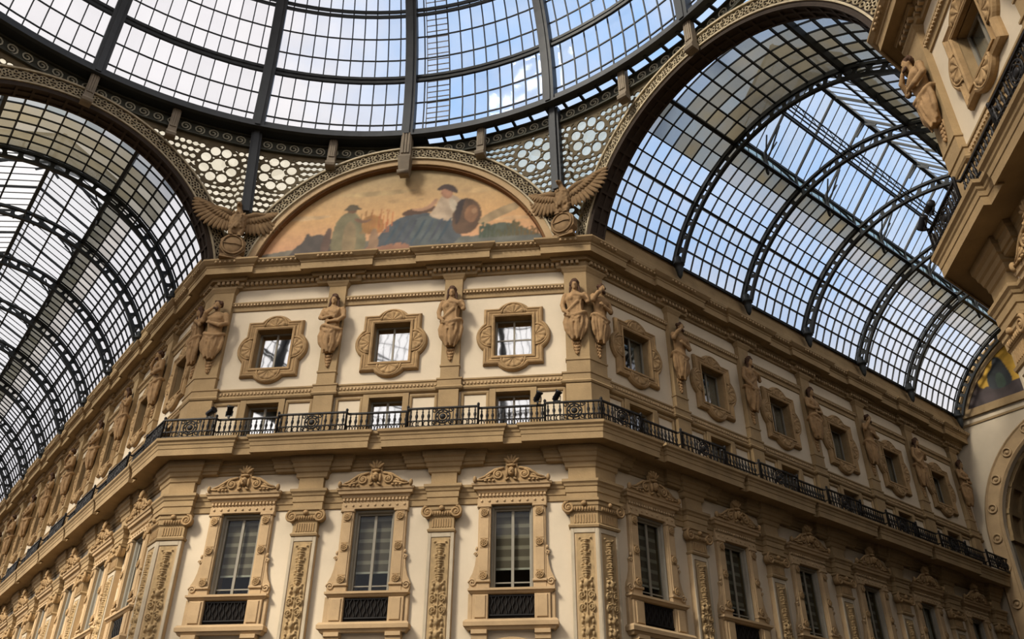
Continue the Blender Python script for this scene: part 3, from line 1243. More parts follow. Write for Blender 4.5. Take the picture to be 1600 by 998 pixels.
def paint_mesh(name, X, Z, colr, R, zc, y=0.0):
    nz, nx = X.shape
    keep = np.hypot(X, Z - zc) <= R + 0.06
    idx = -np.ones(X.shape, int)
    idx[keep] = np.arange(keep.sum())
    vs = [(X[j, i], y, Z[j, i]) for j in range(nz) for i in range(nx) if keep[j, i]]
    cs = [tuple(colr[j, i]) + (1.0,) for j in range(nz) for i in range(nx) if keep[j, i]]
    fs = []
    for j in range(nz - 1):
        for i in range(nx - 1):
            q = (idx[j, i], idx[j, i + 1], idx[j + 1, i + 1], idx[j + 1, i])
            if min(q) >= 0:
                fs.append(tuple(int(a) for a in q))
    me = bpy.data.meshes.new(name)
    me.from_pydata(vs, [], fs)
    at = me.color_attributes.new('paint', 'FLOAT_COLOR', 'POINT')
    at.data.foreach_set('color', [c for q in cs for c in q])
    me.materials.append(M['paint'])
    return me


def front_base(X, Z, c):
    t = np.clip((Z - 22.2) / 4.2, 0, 1)[..., None]
    lo, mid, hi = (np.array(srgb(*q)[:3]) for q in ((212, 156, 116), (214, 168, 112), (176, 154, 112)))
    c[:] = np.where(t < 0.45, lo + (mid - lo) * t / 0.45, mid + (hi - mid) * (t - 0.45) / 0.55)


sp_ = smooth_poly
front_polys = [
    ((120, 112, 96), [(-6.3, 21.6), (-6.04, 22.4), (-4.53, 22.6), (-2.82, 22.85), (-0.68, 22.8), (2.47, 22.7), (4.53, 22.78), (6.46, 22.5), (6.6, 21.6)]),
    ((84, 74, 66), sp_([(-4.75, 22.0), (-4.4, 22.75), (-4.1, 22.9), (-3.98, 23.5), (-3.8, 23.2), (-3.47, 23.35), (-3.07, 23.15), (-2.6, 22.85), (-2.3, 22.0)])),
    ((126, 116, 84), sp_([(-2.95, 22.1), (-2.89, 23.66), (-2.66, 24.18), (-2.32, 24.42), (-2.02, 24.38), (-1.69, 23.82), (-1.48, 23.34), (-1.43, 22.1)])),
    ((150, 128, 92), sp_([(-2.4, 22.1), (-2.5, 23.5), (-2.2, 24.0), (-1.9, 23.5), (-1.85, 22.1)])),
    ((112, 78, 52), sp_([(-2.38, 24.32), (-2.4, 24.62), (-2.1, 24.68), (-1.95, 24.5), (-2.02, 24.3)])),
    ((96, 82, 58), sp_([(-2.6, 24.5), (-2.42, 24.62), (-2.36, 24.78), (-2.0, 24.76), (-1.92, 24.6), (-1.72, 24.52), (-1.95, 24.46), (-2.3, 24.44)])),
    ((170, 122, 66), sp_([(-1.74, 23.66), (-1.66, 24.02), (-1.2, 24.2), (-0.78, 23.85), (-0.72, 23.25), (-1.2, 23.1), (-1.59, 23.25)])),
    ((150, 106, 80), sp_([(-1.9, 22.0), (-0.9, 22.95), (0.6, 22.95), (0.9, 22.4), (0.6, 21.8)])),
    ((82, 86, 88), sp_([(-1.25, 22.35), (-0.85, 23.2), (-0.34, 23.8), (0.28, 24.05), (1.14, 24.08), (1.89, 23.8), (2.34, 23.28), (2.63, 22.2), (2.0, 21.8), (0.6, 22.0), (0.2, 22.75)])),
    ((92, 98, 96), sp_([(0.2, 22.9), (0.5, 23.8), (1.14, 24.0), (1.5, 23.6), (1.7, 22.6), (1.2, 21.9)])),
    ((92, 64, 44), sp_([(-0.2, 23.95), (0.2, 24.35), (0.9, 24.3), (1.3, 24.5), (1.35, 24.15), (0.9, 24.05)])),
    ((188, 164, 136), sp_([(1.0, 23.9), (1.3, 24.2), (1.5, 24.85), (1.84, 25.0), (2.25, 24.84), (2.61, 24.39), (2.53, 23.66), (2.0, 23.5)])),
    ((174, 126, 96), sp_([(1.5, 25.05), (1.6, 25.4), (1.9, 25.43), (2.07, 25.16), (2.01, 24.82), (1.75, 24.72)])),
    ((74, 56, 50), sp_([(1.3, 25.25), (1.54, 25.52), (1.85, 25.56), (2.16, 25.36), (2.3, 24.95), (2.0, 25.1), (1.71, 25.3), (1.5, 25.2)])),
    ((96, 70, 48), sp_([(2.05, 23.7), (2.18, 24.5), (2.6, 24.75), (3.05, 24.55), (3.3, 24.0), (3.2, 23.3), (2.92, 22.9), (2.4, 22.8), (2.1, 23.1)])),
    ((138, 98, 66), sp_([(2.5, 23.7), (2.7, 24.35), (3.05, 24.3), (3.15, 23.8), (2.9, 23.3)])),
    ((168, 142, 104), sp_([(3.09, 23.45), (3.68, 23.92), (4.52, 24.3), (5.09, 24.4), (4.83, 23.99), (4.0, 23.6), (3.28, 23.2)])),
    ((84, 88, 74), sp_([(3.1, 22.6), (3.5, 23.2), (4.27, 23.35), (4.83, 23.05), (5.45, 22.75), (5.8, 22.3), (3.5, 22.3)])),
    ((104, 104, 94), [(1.96, 21.6), (2.2, 22.45), (2.46, 22.74), (5.29, 22.6), (6.5, 22.35), (6.6, 21.6)]),
    ((70, 64, 66), [(-4.9, 21.6), (-4.8, 22.3), (-2.4, 22.42), (-1.0, 22.3), (0.3, 22.3), (2.2, 22.4), (2.3, 21.6)]),
]
# further small forms: clouds, stalks, arms, folds, plants
for cx, cz, w, h, rgb in ((-4.2, 24.2, 1.1, 0.12, (206, 170, 124)), (-1.2, 25.3, 1.6, 0.14, (190, 160, 112)), (3.6, 25.1, 1.4, 0.13, (196, 162, 114)), (4.6, 23.5, 0.9, 0.1, (214, 172, 124)), (0.0, 24.8, 0.8, 0.1, (202, 164, 112))):
    front_polys.insert(0, (rgb, [(cx + w * math.cos(t) * (1 + 0.15 * math.sin(3 * t)), cz + h * math.sin(t)) for t in [2 * PI * i / 20 for i in range(20)]]))
for i in range(16):
    x = -1.75 + 0.085 * i
    front_polys.append(((150 + 3 * i, 112, 64), [(x, 23.2), (x + 0.03, 23.2), (x + 0.12 * math.sin(i * 1.7) + 0.02, 24.25 + 0.2 * math.sin(i * 2.3)), (x + 0.12 * math.sin(i * 1.7) - 0.02, 24.25 + 0.2 * math.sin(i * 2.3))]))
for i in range(22):
    x = 3.2 + 0.11 * i
    z = 23.1 + 0.25 * math.sin(0.6 * i + 0.4)
    front_polys.append(((70 + 2 * i, 84, 66 - i), [(x, 22.6), (x + 0.09, 22.6), (x + 0.16 * math.sin(i * 2.1) + 0.1, z + 0.1 * math.sin(i * 3.3)), (x + 0.16 * math.sin(i * 2.1), z)]))
for i in range(7):
    x = -0.7 + 0.36 * i
    front_polys.append(((64 + 6 * (i % 3), 78, 86), [(x, 22.5), (x + 0.06, 22.5), (x + 0.4, 23.1), (x + 0.62, 23.75), (x + 0.5, 23.7), (x + 0.26, 23.1)]))
front_polys += [((182, 138, 106), sp_([(1.45, 24.7), (1.2, 24.3), (0.75, 24.15), (0.35, 24.25), (0.38, 24.36), (0.8, 24.3), (1.1, 24.5), (1.35, 24.85)])),
                ((128, 98, 76), [(1.68, 25.12), (1.76, 25.16), (1.76, 25.1)]), ((150, 100, 78), [(1.56, 24.98), (1.52, 25.08), (1.62, 25.12)]),
                ((206, 188, 160), sp_([(1.9, 24.8), (2.2, 24.6), (2.3, 24.1), (2.1, 24.0), (1.9, 24.4)])),
                ((60, 46, 40), sp_([(2.15, 24.2), (2.35, 24.65), (2.6, 24.7), (2.5, 24.3), (2.4, 23.6), (2.2, 23.2)])),
                ((176, 134, 96), sp_([(2.8, 24.0), (2.95, 24.2), (3.1, 24.05), (3.0, 23.8)])),
                ((104, 80, 66), sp_([(-3.4, 22.2), (-3.2, 23.5), (-3.0, 23.7), (-2.9, 23.2), (-3.0, 22.2)])),
                ((152, 120, 90), sp_([(-1.35, 22.4), (-1.3, 23.3), (-1.1, 23.5), (-0.95, 23.1), (-0.9, 22.4)])),
                ((122, 90, 66), sp_([(-2.05, 23.9), (-1.6, 23.7), (-1.3, 23.9), (-1.32, 24.0), (-1.6, 23.85), (-2.0, 24.1)]))]
X_, Z_, c_ = painted(front_polys, front_base, 300, 130, 6.2, 21.7, ZC)
o = link('painted_lunette', paint_mesh('painted_lunette', X_, Z_, c_, 6.2, ZC), loc=(0, -0.1, 0))
o['label'] = 'faded painted lunette of reclining and standing figures above the front cornice'
o['category'] = 'mural'
# masonry behind the lunette, up to the arch
mb = MB()
pl = [(6.45 * math.cos(math.radians(a)), ZC + 6.45 * math.sin(math.radians(a))) for a in range(10, 171, 4)]
mb.prism([(-6.6, 21.7), (6.6, 21.7)] + pl, -0.02, 0.3)
structure('wall_lunette', mb, 'plaster')

# ------------------------------------------------------------------ glazed barrel vaults
RV = 6.9


def vpt(t, ang, r=RV):
    a = math.radians(ang)
    return np.array((r * math.cos(a), t, r * math.sin(a)))


def vn(ang):
    a = math.radians(ang)
    return np.array((math.cos(a), 0.0, math.sin(a)))


def truss_mesh():
    mb = MB()
    aa = list(range(20, 161, 2))
    for r, w in ((6.72, 0.12), (6.30, 0.12)):
        mb.strip([vpt(0, a, r) for a in aa], [vn(a) for a in aa], 0.16, w)

    def fld(A, R_):
        per = 5.4
        x = (((A - 20) / per) % 1 - 0.5) * per * math.radians(1) * 6.5
        y = R_ - 6.51
        return ((np.abs(x) / 0.225) ** 3 + (np.abs(y) / 0.16) ** 3 - 1) * 0.1
    mb.field(fld, 20, 160, 6.33, 6.69, 320, 8, lambda a, r, d: tuple(vpt(d - 0.03, a, r)), 0.06)
    # foot: tapered cast shoe
    for a in (20, 160):
        p = vpt(0, a, 6.52)
        mb.lathe([(0.03, -0.75), (0.1, -0.62), (0.13, -0.45), (0.17, -0.3), (0.17, -0.12), (0.24, -0.1), (0.24, 0.0), (0.14, 0.02), (0.14, 0.3)], 8, p)
    return mb.mesh('arch_truss', 'steel_dark')


TR = truss_mesh()
ROWA = [159.5, 152.6, 147.2, 141.8, 136.5, 130.4, 124.2, 118.1, 112]
ROWC = [112, 105.7, 99.4, 93.1, 86.9, 80.6, 74.3, 68]
ROWB = [180 - a for a in reversed(ROWA)]


def vault(side, length, label, shift=0.0, ridge=8.3):
    rnd = random.Random(5 + side)
    spec = []
    tts = [4.55 + BW * k for k in range(int((length - 4.5) / BW) + 1)]
    if side > 0:
        tts[-1] = 27.35
    for t in tts:
        spec.append(P('arch_truss', TR, loc=(0, t, 0)))
    for a, w, h in ((112, 0.15, 0.28), (68, 0.15, 0.28), (136.5, 0.11, 0.2), (43.5, 0.11, 0.2), (159.5, 0.1, 0.16), (20.5, 0.1, 0.16)):
        mb = MB()
        mb.strip([vpt(t, a, RV - h / 2 + 0.05) for t in (0.42, length)], [vn(a)] * 2, w, h)
        spec.append(P('purlin', mb.mesh('purlin', 'steel_dark')))
    # crown line: twin bars under the lantern
    mb = MB()
    for dx in (-0.16, 0.16):
        for z in (6.72, 6.36):
            mb.bar((dx, tts[0], z), (dx, length, z), 0.045, 0.05)
    for i in range(int((length - tts[0]) / 0.62)):
        t = tts[0] + 0.62 * i
        mb.bar((0.16, t, 6.36), (0.16, t + 0.31, 6.72), 0.022, 0.022, (1, 0, 0))
        mb.bar((0.16, t + 0.31, 6.72), (0.16, t + 0.62, 6.36), 0.022, 0.022, (1, 0, 0))
    spec.append(P('crown_lattice', mb.mesh('crown_lattice', 'steel_dark')))
    edges = [0.45] + tts + ([length] if length - tts[-1] > 0.3 else [])
    for q in range(len(edges) - 1):
        t0, t1 = edges[q], edges[q + 1]
        n = max(2, round((t1 - t0) / 0.556))
        groups = [ROWA, ROWB] + ([ROWC] if q == 0 else [])
        for rows in groups:
            g, b = MB(), MB()
            for a in rows:
                if a in (112, 68, 136.5, 43.5):
                    continue
                b.strip([vpt(t0, a, RV), vpt(t1, a, RV)], [vn(a)] * 2, 0.06, 0.1)
            for i in range(n + 1):
                t = t0 + (t1 - t0) * i / n
                b.strip([vpt(t, a, RV) for a in rows], [vn(a) for a in rows], 0.04, 0.07)
            for j in range(len(rows) - 1):
                lo = rows[j]
                for i in range(n):
                    u0, u1 = t0 + (t1 - t0) * i / n, t0 + (t1 - t0) * (i + 1) / n
                    mi = 0
                    r = rnd.random()
                    if rows is ROWC:
                        mi = 1 if i >= 2 else 2
                        if i == 0:
                            mi = 0
                    elif q == 0 and min(abs(lo - 115), abs(lo - 65)) < 10 and i > 0:
                        mi = 1 if i > 2 else 2
                    elif j == (7 if rows is ROWA else 0):
                        mi = 1
                    elif j == (6 if rows is ROWA else 1):
                        mi = 3
                    g.add([vpt(u0, rows[j], RV + 0.05), vpt(u1, rows[j], RV + 0.05), vpt(u1, rows[j + 1], RV + 0.05), vpt(u0, rows[j + 1], RV + 0.05)], [(0, 1, 2, 3)], mi)
            spec.append(P('glass_pane', g.mesh('glass_pane', 'vault_glass', 'vault_dirty', 'vault_grey', 'vault_film')))
            spec.append(P('glazing_lattice', b.mesh('glazing_lattice', 'steel_dark')))
    # raised ridge lantern from the first truss on
    zs0, zs1, zr, xe = 6.40, 7.05, ridge, 2.62
    lan, gl, sds = MB(), MB(), []
    t0 = tts[0]
    n = int((length - t0) / 0.556)
    for s in (-1, 1):
        sd = MB()
        sds.append(sd)
        lan.bar((s * xe, t0, zs1), (s * xe, length, zs1), 0.12, 0.14)
        lan.bar((s * xe * 0.5, t0, (zs1 + zr) / 2), (s * xe * 0.5, length, (zs1 + zr) / 2), 0.08, 0.1)
        for i in range(n + 1):
            t = t0 + 0.556 * i
            lan.bar((s * xe, t, zs1), (0, t, zr), 0.03, 0.04)
            lan.bar((s * xe, t, zs0), (s * xe, t, zs1), 0.025, 0.025, (1, 0, 0))
            if i < n:
                for a, b in ((0, 0.5), (0.5, 1)):
                    x0, x1 = s * xe * (1 - a), s * xe * (1 - b)
                    z0, z1 = zs1 + (zr - zs1) * a + 0.05, zs1 + (zr - zs1) * b + 0.05
                    gl.add([(x0, t, z0), (x0, t + 0.556, z0), (x1, t + 0.556, z1), (x1, t, z1)], [(0, 1, 2, 3)])
                sd.add([(s * (xe + .03), t, zs0), (s * (xe + .03), t + 0.556, zs0), (s * (xe + .03), t + 0.556, zs1), (s * (xe + .03), t, zs1)], [(0, 1, 2, 3)])
    lan.bar((0, t0, zr), (0, length, zr), 0.16, 0.22)
    spec.append(P('lantern_glazing_lattice', lan.mesh('lantern_glazing_lattice', 'steel_dark')))
    # gable closing the lantern towards the octagon
    gb = MB()
    gb.add([(-xe, t0, zs0), (xe, t0, zs0), (xe, t0, zs1), (0, t0, zr), (-xe, t0, zs1)], [(0, 1, 2, 3, 4)])
    spec.append(P('lantern_gable_pane', gb.mesh('lantern_gable_pane', 'vault_grey')))
    spec.append(P('lantern_glass_pane', gl.mesh('lantern_glass_pane', 'lantern_glass')))
    for sd in sds:
        spec.append(P('lantern_side_pane', sd.mesh('lantern_side_pane', 'lantern_side'), label='green tinted upright panes of the lantern'))
    for q in range(len(tts)):
        t = tts[q]
        mb = MB()
        for s in (-1, 1):
            mb.bar((s * xe, t, zs0), (s * xe, t, zs1), 0.1, 0.1)
            mb.bar((s * xe, t, zs1), (0, t, zr), 0.06, 0.12)
        spec.append(P('lantern_frame', mb.mesh('lantern_frame', 'steel_dark')))
        if q + 1 < len(tts):
            tm = (t + tts[q + 1]) / 2
            h = (tts[q + 1] - t) / 2
            mb = MB()
            for s in (-1, 1):
                mb.lathe([(0.03, -0.55), (0.07, -0.45), (0.09, -0.2), (0.12, 0.0), (0.1, 0.3), (0.16, 0.42), (0.14, 0.6)], 8, (s * (xe - 0.02), tm, zs0 + 0.05))
                mb.bar((s * xe, tm, zs1), (0, tm, zr), 0.06, 0.12)
                mb.tube([(s * (xe - 0.05), tm, zs1 - 0.45), (s * xe * 0.86, tm, zs1 - 0.05), (s * xe * 0.62, tm, zs1 + (zr - zs1) * 0.34)], 0.04, 5, sm=False)
                for sg in (-1, 1):
                    pts = [(s * (xe - 0.02), tm + sg * h * math.sin(i * PI / 16), zs1 - 0.12 - 0.62 * (1 - math.cos(i * PI / 16))) for i in range(9)]
                    mb.tube(pts, 0.05, 5, sm=False)
                    mb.tube([(s * (xe - 0.05), tm, zs1 - 0.3), (s * (xe * 0.8), tm + sg * 0.35, zs1 + (zr - zs1) * 0.2)], 0.035, 5, sm=False)
                mb.bar((0, tm, zr - 0.25), (s * 0.5, tm, zr - 0.7), 0.06, 0.1)
            spec.append(P('lantern_bracket', mb.mesh('lantern_bracket', 'steel_dark')))
    thing('glass_vault', label, 'glass vault', spec, (side * (S + (W / 2 + shift) * C45), -(W / 2 + shift) * C45, ZC), -side * PI / 4)


vault(1, 28.0, 'iron and glass barrel vault over the arcade that ends at a wall with a mosaic', 0.3, 9.9)
vault(-1, 46.0, 'long milky iron and glass barrel vault over the arcade beside the left wing')

# ------------------------------------------------------------------ end wall of the right arcade
RC = (S + W / 2 * C45, -W / 2 * C45)


def arm_obj(o, t=0.0):
    o.location = (RC[0] + t * C45, RC[1] + t * C45, 0)
    o.rotation_euler = (0, 0, -PI / 4)
    return o


mb = MB()
zsp = 15.8
mb.field(lambda X, Z: np.minimum(np.minimum(np.where(Z < zsp, np.abs(X) - 5.5, np.hypot(X, Z - zsp) - 5.5), 7.0 - np.abs(X)), np.where(Z > 22.9, 6.75 - np.hypot(X, Z - ZC), 1.0)),
         -7.0, 7.0, 4.0, 27.3, 80, 120, lambda x, z, d: (x, d, z), 0.6)
arm_obj(structure('wall_end', mb, 'plaster'), 28.0)
mb = MB()
path = [(-5.5, 4.0)] + [(-5.5 * math.cos(math.radians(a)), zsp + 5.5 * math.sin(math.radians(a))) for a in range(0, 181, 5)] + [(5.5, 4.0)]
outp = [(-6.4, 4.0)] + [(-6.4 * math.cos(math.radians(a)), zsp + 6.4 * math.sin(math.radians(a))) for a in range(0, 181, 5)] + [(6.4, 4.0)]
for i in range(len(path) - 1):
    q = [path[i], path[i + 1], outp[i + 1], outp[i]]
    lv = ((0.0, -0.06), (0.12, -0.16), (0.2, -0.12), (0.8, -0.12), (0.88, -0.18), (1.0, -0.05))
    for (a, ya), (b, yb) in zip(lv, lv[1:]):
        def mix(p_, r_, f):
            return (p_[0] + (r_[0] - p_[0]) * f, p_[1] + (r_[1] - p_[1]) * f)
        p0, p1, p2, p3 = mix(q[0], q[3], a), mix(q[1], q[2], a), mix(q[1], q[2], b), mix(q[0], q[3], b)
        mb.add([(p0[0], ya, p0[1]), (p1[0], ya, p1[1]), (p2[0], yb, p2[1]), (p3[0], yb, p3[1])], [(0, 1, 2, 3)])
for i in range(13):
    a = math.radians(i * 15)
    x, z = -5.95 * math.cos(a), zsp + 5.95 * math.sin(a)
    mb.tube([(x + 0.22 * math.cos(t * PI / 6), -0.16, z + 0.22 * math.sin(t * PI / 6)) for t in range(12)], 0.05, 5, True)
    mb.ell((x, -0.14, z), (0.1, 0.06, 0.1), 8, 5)
for s in (-1, 1):
    for z in (6.5, 8.5, 10.5, 12.5, 14.3):
        mb.tube([(s * 5.95 + 0.22 * math.cos(t * PI / 6), -0.16, z + 0.22 * math.sin(t * PI / 6)) for t in range(12)], 0.05, 5, True)
        mb.ell((s * 5.95, -0.14, z), (0.1, 0.06, 0.1), 8, 5)
o = arm_obj(structure('trim_30', mb, 'stone_pale'), 28.0)
o['label'] = 'rosette archivolt of the great arch'
# coffered barrel behind the great arch, with an iron and glass screen
mb = MB()
for i in range(36):
    a0, a1 = math.radians(i * 5), math.radians(i * 5 + 5)
    mb.add([(-5.5 * math.cos(a), y, zsp + 5.5 * math.sin(a)) for a in (a0, a1) for y in (0.3, 5.0)], [(0, 1, 3, 2)])
    if i % 3 == 0:
        mb.obox((-5.42 * math.cos(a0), 2.6, zsp + 5.42 * math.sin(a0)), (0.14 * math.sin(a0), 0, 0.14 * math.cos(a0)), (0, 2.3, 0), (-0.09 * math.cos(a0), 0, 0.09 * math.sin(a0)))
for y in (0.5, 1.8, 3.1, 4.4):
    mb.strip([(-5.42 * math.cos(math.radians(a)), y, zsp + 5.42 * math.sin(math.radians(a))) for a in range(0, 181, 6)], [(-math.cos(math.radians(a)), 0, math.sin(math.radians(a))) for a in range(0, 181, 6)], 0.28, 0.18)
for s in (-1, 1):
    mb.box(min(s * 5.5, s * 5.7), max(s * 5.5, s * 5.7), 0.3, 5.0, 4.0, zsp)
arm_obj(structure('wall_passage', mb, 'stone'), 28.0)
mb = MB()
for r in (5.4, 4.2, 3.0):
    mb.strip([(-r * math.cos(math.radians(a)), 2.4, zsp + r * math.sin(math.radians(a))) for a in range(0, 181, 6)], [(0, 1, 0)] * 31, 0.2, 0.2)
for a in range(0, 181, 15):
    c_, s_ = -math.cos(math.radians(a)), math.sin(math.radians(a))
    mb.bar((3.0 * c_, 2.4, zsp + 3.0 * s_), (5.4 * c_, 2.4, zsp + 5.4 * s_), 0.14, 0.14, (0, 1, 0))
for x in (-5.3, -4.2, -3.0, -1.5, 0, 1.5, 3.0, 4.2, 5.3):
    mb.bar((x, 2.4, 4.0), (x, 2.4, zsp), 0.16, 0.16, (0, 1, 0))
for z in (6.5, 9.5, 12.5, zsp):
    mb.bar((-5.4, 2.4, z), (5.4, 2.4, z), 0.16, 0.2)
gl = MB()
gl.prism([(-5.5, 4.0), (5.5, 4.0)] + [(5.5 * math.cos(math.radians(a)), zsp + 5.5 * math.sin(math.radians(a))) for a in range(0, 181, 10)], 2.6, 2.64)
arm_obj(thing('screen', 'black iron and glass screen set back inside the great end arch', 'screen',
              [P('lattice', mb.mesh('lattice', 'iron')), P('glass_pane', gl.mesh('glass_pane', 'pane'))], (0, 0, 0)), 28.0)
bk = MB()
bk.box(-6.5, 6.5, 5.0, 5.2, 0, 22)
arm_obj(structure('wall_back', bk, 'interior'), 28.0)
# lunette of the end wall: ring, sill and a gold mosaic
mb = MB()
aa = [math.radians(25 + 130 * i / 40) for i in range(41)]
for r0, r1, y in ((6.1, 6.25, -0.08), (6.25, 6.5, -0.04), (6.5, 6.75, -0.12)):
    for i in range(40):
        a, b = aa[i], aa[i + 1]
        pts = [(r * math.cos(t), yy, ZC + r * math.sin(t)) for t in (a, b) for r in (r0, r1) for yy in (y, 0.05)]
        mb.add(pts, [(0, 2, 6, 4), (0, 4, 5, 1), (2, 3, 7, 6)])
mb.box(-6.3, 6.3, -0.16, 0.0, 22.55, 22.75)
mb.box(-6.3, 6.3, -0.10, 0.0, 22.75, 23.0)
mb.box(-6.3, 6.3, -0.06, 0.0, 22.1, 22.22)
o = arm_obj(structure('trim_31', mb, 'stone'), 28.0)
o['label'] = 'stone ring and sill round the end mosaic'


def end_base(X, Z, c):
    c[:] = np.array(srgb(214, 166, 56)[:3])


end_polys = [((74, 62, 60), [(-6.2, 22.9), (-5.9, 23.7), (-5.4, 23.95), (-4.8, 23.85), (-4.2, 23.95), (-3.4, 23.8), (3.0, 23.8), (6.0, 23.6), (6.2, 22.9)]),
             ((70, 56, 50), sp_([(-5.05, 23.7), (-5.1, 24.3), (-4.85, 24.75), (-4.55, 24.5), (-4.6, 24.1), (-4.3, 23.8)])),
             ((92, 70, 52), sp_([(-4.75, 24.6), (-4.3, 24.75), (-4.0, 25.2), (-3.9, 25.1), (-4.2, 24.6), (-4.6, 24.4)])),
             ((50, 54, 56), sp_([(-4.1, 23.6), (-4.05, 24.6), (-3.6, 24.9), (-3.5, 25.5), (-3.1, 25.4), (-2.9, 24.7), (-2.7, 23.6)])),
             ((62, 78, 64), sp_([(-3.7, 23.6), (-3.6, 24.5), (-3.2, 24.5), (-3.1, 23.6)])),
             ((84, 72, 96), sp_([(0.4, 23.3), (0.8, 25.2), (2.0, 25.8), (3.2, 25.0), (3.6, 23.3)])),
             ((120, 86, 60), sp_([(1.4, 25.6), (1.5, 26.3), (2.1, 26.4), (2.3, 25.7)]))]
X_, Z_, c_ = painted(end_polys, end_base, 320, 110, 6.12, 23.0, ZC)
o = link('gold_mosaic', paint_mesh('gold_mosaic', X_, Z_, c_, 6.06, ZC))
arm_obj(o, 28.0)
o.location.x -= 0.03 * C45
o.location.y -= 0.03 * C45
o['label'] = 'gold ground mosaic with dark figures in the lunette of the far end wall'
o['category'] = 'mosaic'

# ------------------------------------------------------------------ square upper windows with lobed frames
def lobed(hw, hz, ch, bu):
    """outline of a rectangle with a round lobe in each side, counter-clockwise"""
    R_ = (ch * ch + bu * bu) / (2 * bu)
    half = math.asin(min(1, ch / R_)) if bu <= R_ else PI - math.asin(min(1, ch / R_))
    pts = []
    for k in range(4):
        a = (-PI / 2, 0, PI / 2, PI)[k]
        w, h = (hw, hz) if k % 2 == 0 else (hz, hw)
        loc = [(-w, h), (-ch, h)]
        for i in range(1, 12):
            t = -half + 2 * half * i / 12
            loc.append((R_ * math.sin(t), h + bu - R_ + R_ * math.cos(t)))
        loc += [(ch, h)]
        # local x along the side (counter-clockwise), local h outward
        for x, o_ in loc:
            ox, oz = ((x, -o_), (o_, x), (-x, o_), (-o_, -x))[k]
            pts.append((ox, oz))
    return pts


def shell_mesh():
    mb = MB()
    nr, na = 6, 36
    vs = []
    for i in range(nr + 1):
        r = 0.42 * i / nr
        for j in range(na + 1):
            t = PI * j / na
            h = 0.13 + 0.05 * abs(math.sin(5 * t)) * (0.3 + 0.7 * i / nr) + (0.03 if i == nr - 1 else 0) - (0.06 if i == nr else 0)
            vs.append((r * math.cos(t), -h, r * math.sin(t)))
    fs = [(i * (na + 1) + j, i * (na + 1) + j + 1, (i + 1) * (na + 1) + j + 1, (i + 1) * (na + 1) + j) for i in range(nr) for j in range(na)]
    mb.add(vs, fs, 0, True)
    mb.tube([(0.44 * math.cos(t * PI / 12), -0.14, 0.44 * math.sin(t * PI / 12)) for t in range(13)], 0.035, 5)
    return mb


def rot_y(mb, a, dx, dz):
    q = MB()
    ca, sa = math.cos(a), math.sin(a)
    q.v = [(ca * x - sa * z + dx, y, sa * x + ca * z + dz) for x, y, z in mb.v]
    q.f, q.m, q.s = mb.f, mb.m, mb.s
    return q


def upper_window(kind):
    """origin at the middle of the opening"""
    out = lobed(1.1, 1.2, 0.56, 0.27)
    fr = MB()
    fr.frame(out, [(-0.01, 0), (-0.01, 0.08), (0.03, 0.15), (0.08, 0.17), (0.13, 0.13), (0.17, 0.15), (0.22, 0.12), (0.26, 0.11)])
    m = 44
    # flat field between moulding and opening
    grid = np.array(out)

    def inside(X, Z):
        q = np.maximum(np.abs(X) - 1.07, np.abs(Z) - 1.17)
        for cx, cz in ((0, 1.2 + 0.27 - 0.715), (0, -1.2 - 0.27 + 0.715), (1.1 + 0.27 - 0.715, 0), (-1.1 - 0.27 + 0.715, 0)):
            q = np.minimum(q, np.hypot(X - cx, Z - cz) - 0.68)
        hole = np.maximum(np.abs(X) - 0.70, np.abs(Z) - 0.845)
        return np.minimum(-q, hole)
    fr.field(inside, -1.4, 1.4, -1.5, 1.5, 56, 60, lambda x, z, d: (x, d - 0.10, z), 0.1, back=False)
    fr.frame([(-0.80, -0.94), (0.80, -0.94), (0.80, 0.94), (-0.80, 0.94)], [(0, 0.08), (0.0, 0.15), (0.05, 0.16), (0.1, 0.13), (0.1, -0.02)])
    spec = [P('surround', fr.mesh('surround', 'stone_carved'))]
    sh = shell_mesh()
    for a, dx, dz in ((0, 0, 0.96), (PI, 0, -0.96), (-PI / 2, 0.82, 0), (PI / 2, -0.82, 0)):
        spec.append(P('shell', rot_y(sh, a, dx, dz).mesh('shell', 'stone_carved')))
    ca = MB()
    ca.frame([(-0.70, -0.845), (0.70, -0.845), (0.70, 0.845), (-0.70, 0.845)], [(0, -0.30), (0.0, -0.24), (0.07, -0.24), (0.07, -0.30)])
    ca.box(-0.035, 0.035, 0.25, 0.30, -0.8, 0.8)
    kids = []
    if kind == 2:
        ca.box(-0.65, 0.65, 0.26, 0.3, -0.03, 0.02)
    spec.append(P('casement', ca.mesh('casement', 'casement')))
    for s in (-1, 1):
        pn = MB()
        pn.box(min(s * 0.03, s * 0.64), max(s * 0.03, s * 0.64), 0.28, 0.29, -0.79, 0.79)
        spec.append(P('glass_pane', pn.mesh('glass_pane', 'pane_bright' if kind in (0, 2) else 'pane')))
    if kind >= 1:
        for s in (-1, 1):
            cu = MB()
            x = [s * 0.64 + (-s) * q for q in np.linspace(0, 0.5 if kind == 1 else 0.3, 14)]
            for i in range(13):
                d0, d1 = 0.36 + 0.025 * (i % 2), 0.36 + 0.025 * ((i + 1) % 2)
                pull = 0.25 if kind == 1 else 0.0
                f0, f1 = (1 - pull * 2 * abs(x[i] - s * .64)), (1 - pull * 2 * abs(x[i + 1] - s * .64))
                cu.add([(s * .64 + (x[i] - s * .64) * 0.45, d0, -0.8), (s * .64 + (x[i + 1] - s * .64) * 0.45, d1, -0.8), (x[i + 1], d1, 0.8), (x[i], d0, 0.8)], [(0, 1, 2, 3)], 0, True)
            spec.append(P('curtain', cu.mesh('curtain', 'curtain')))
    return spec


UW = [upper_window(k) for k in range(3)]


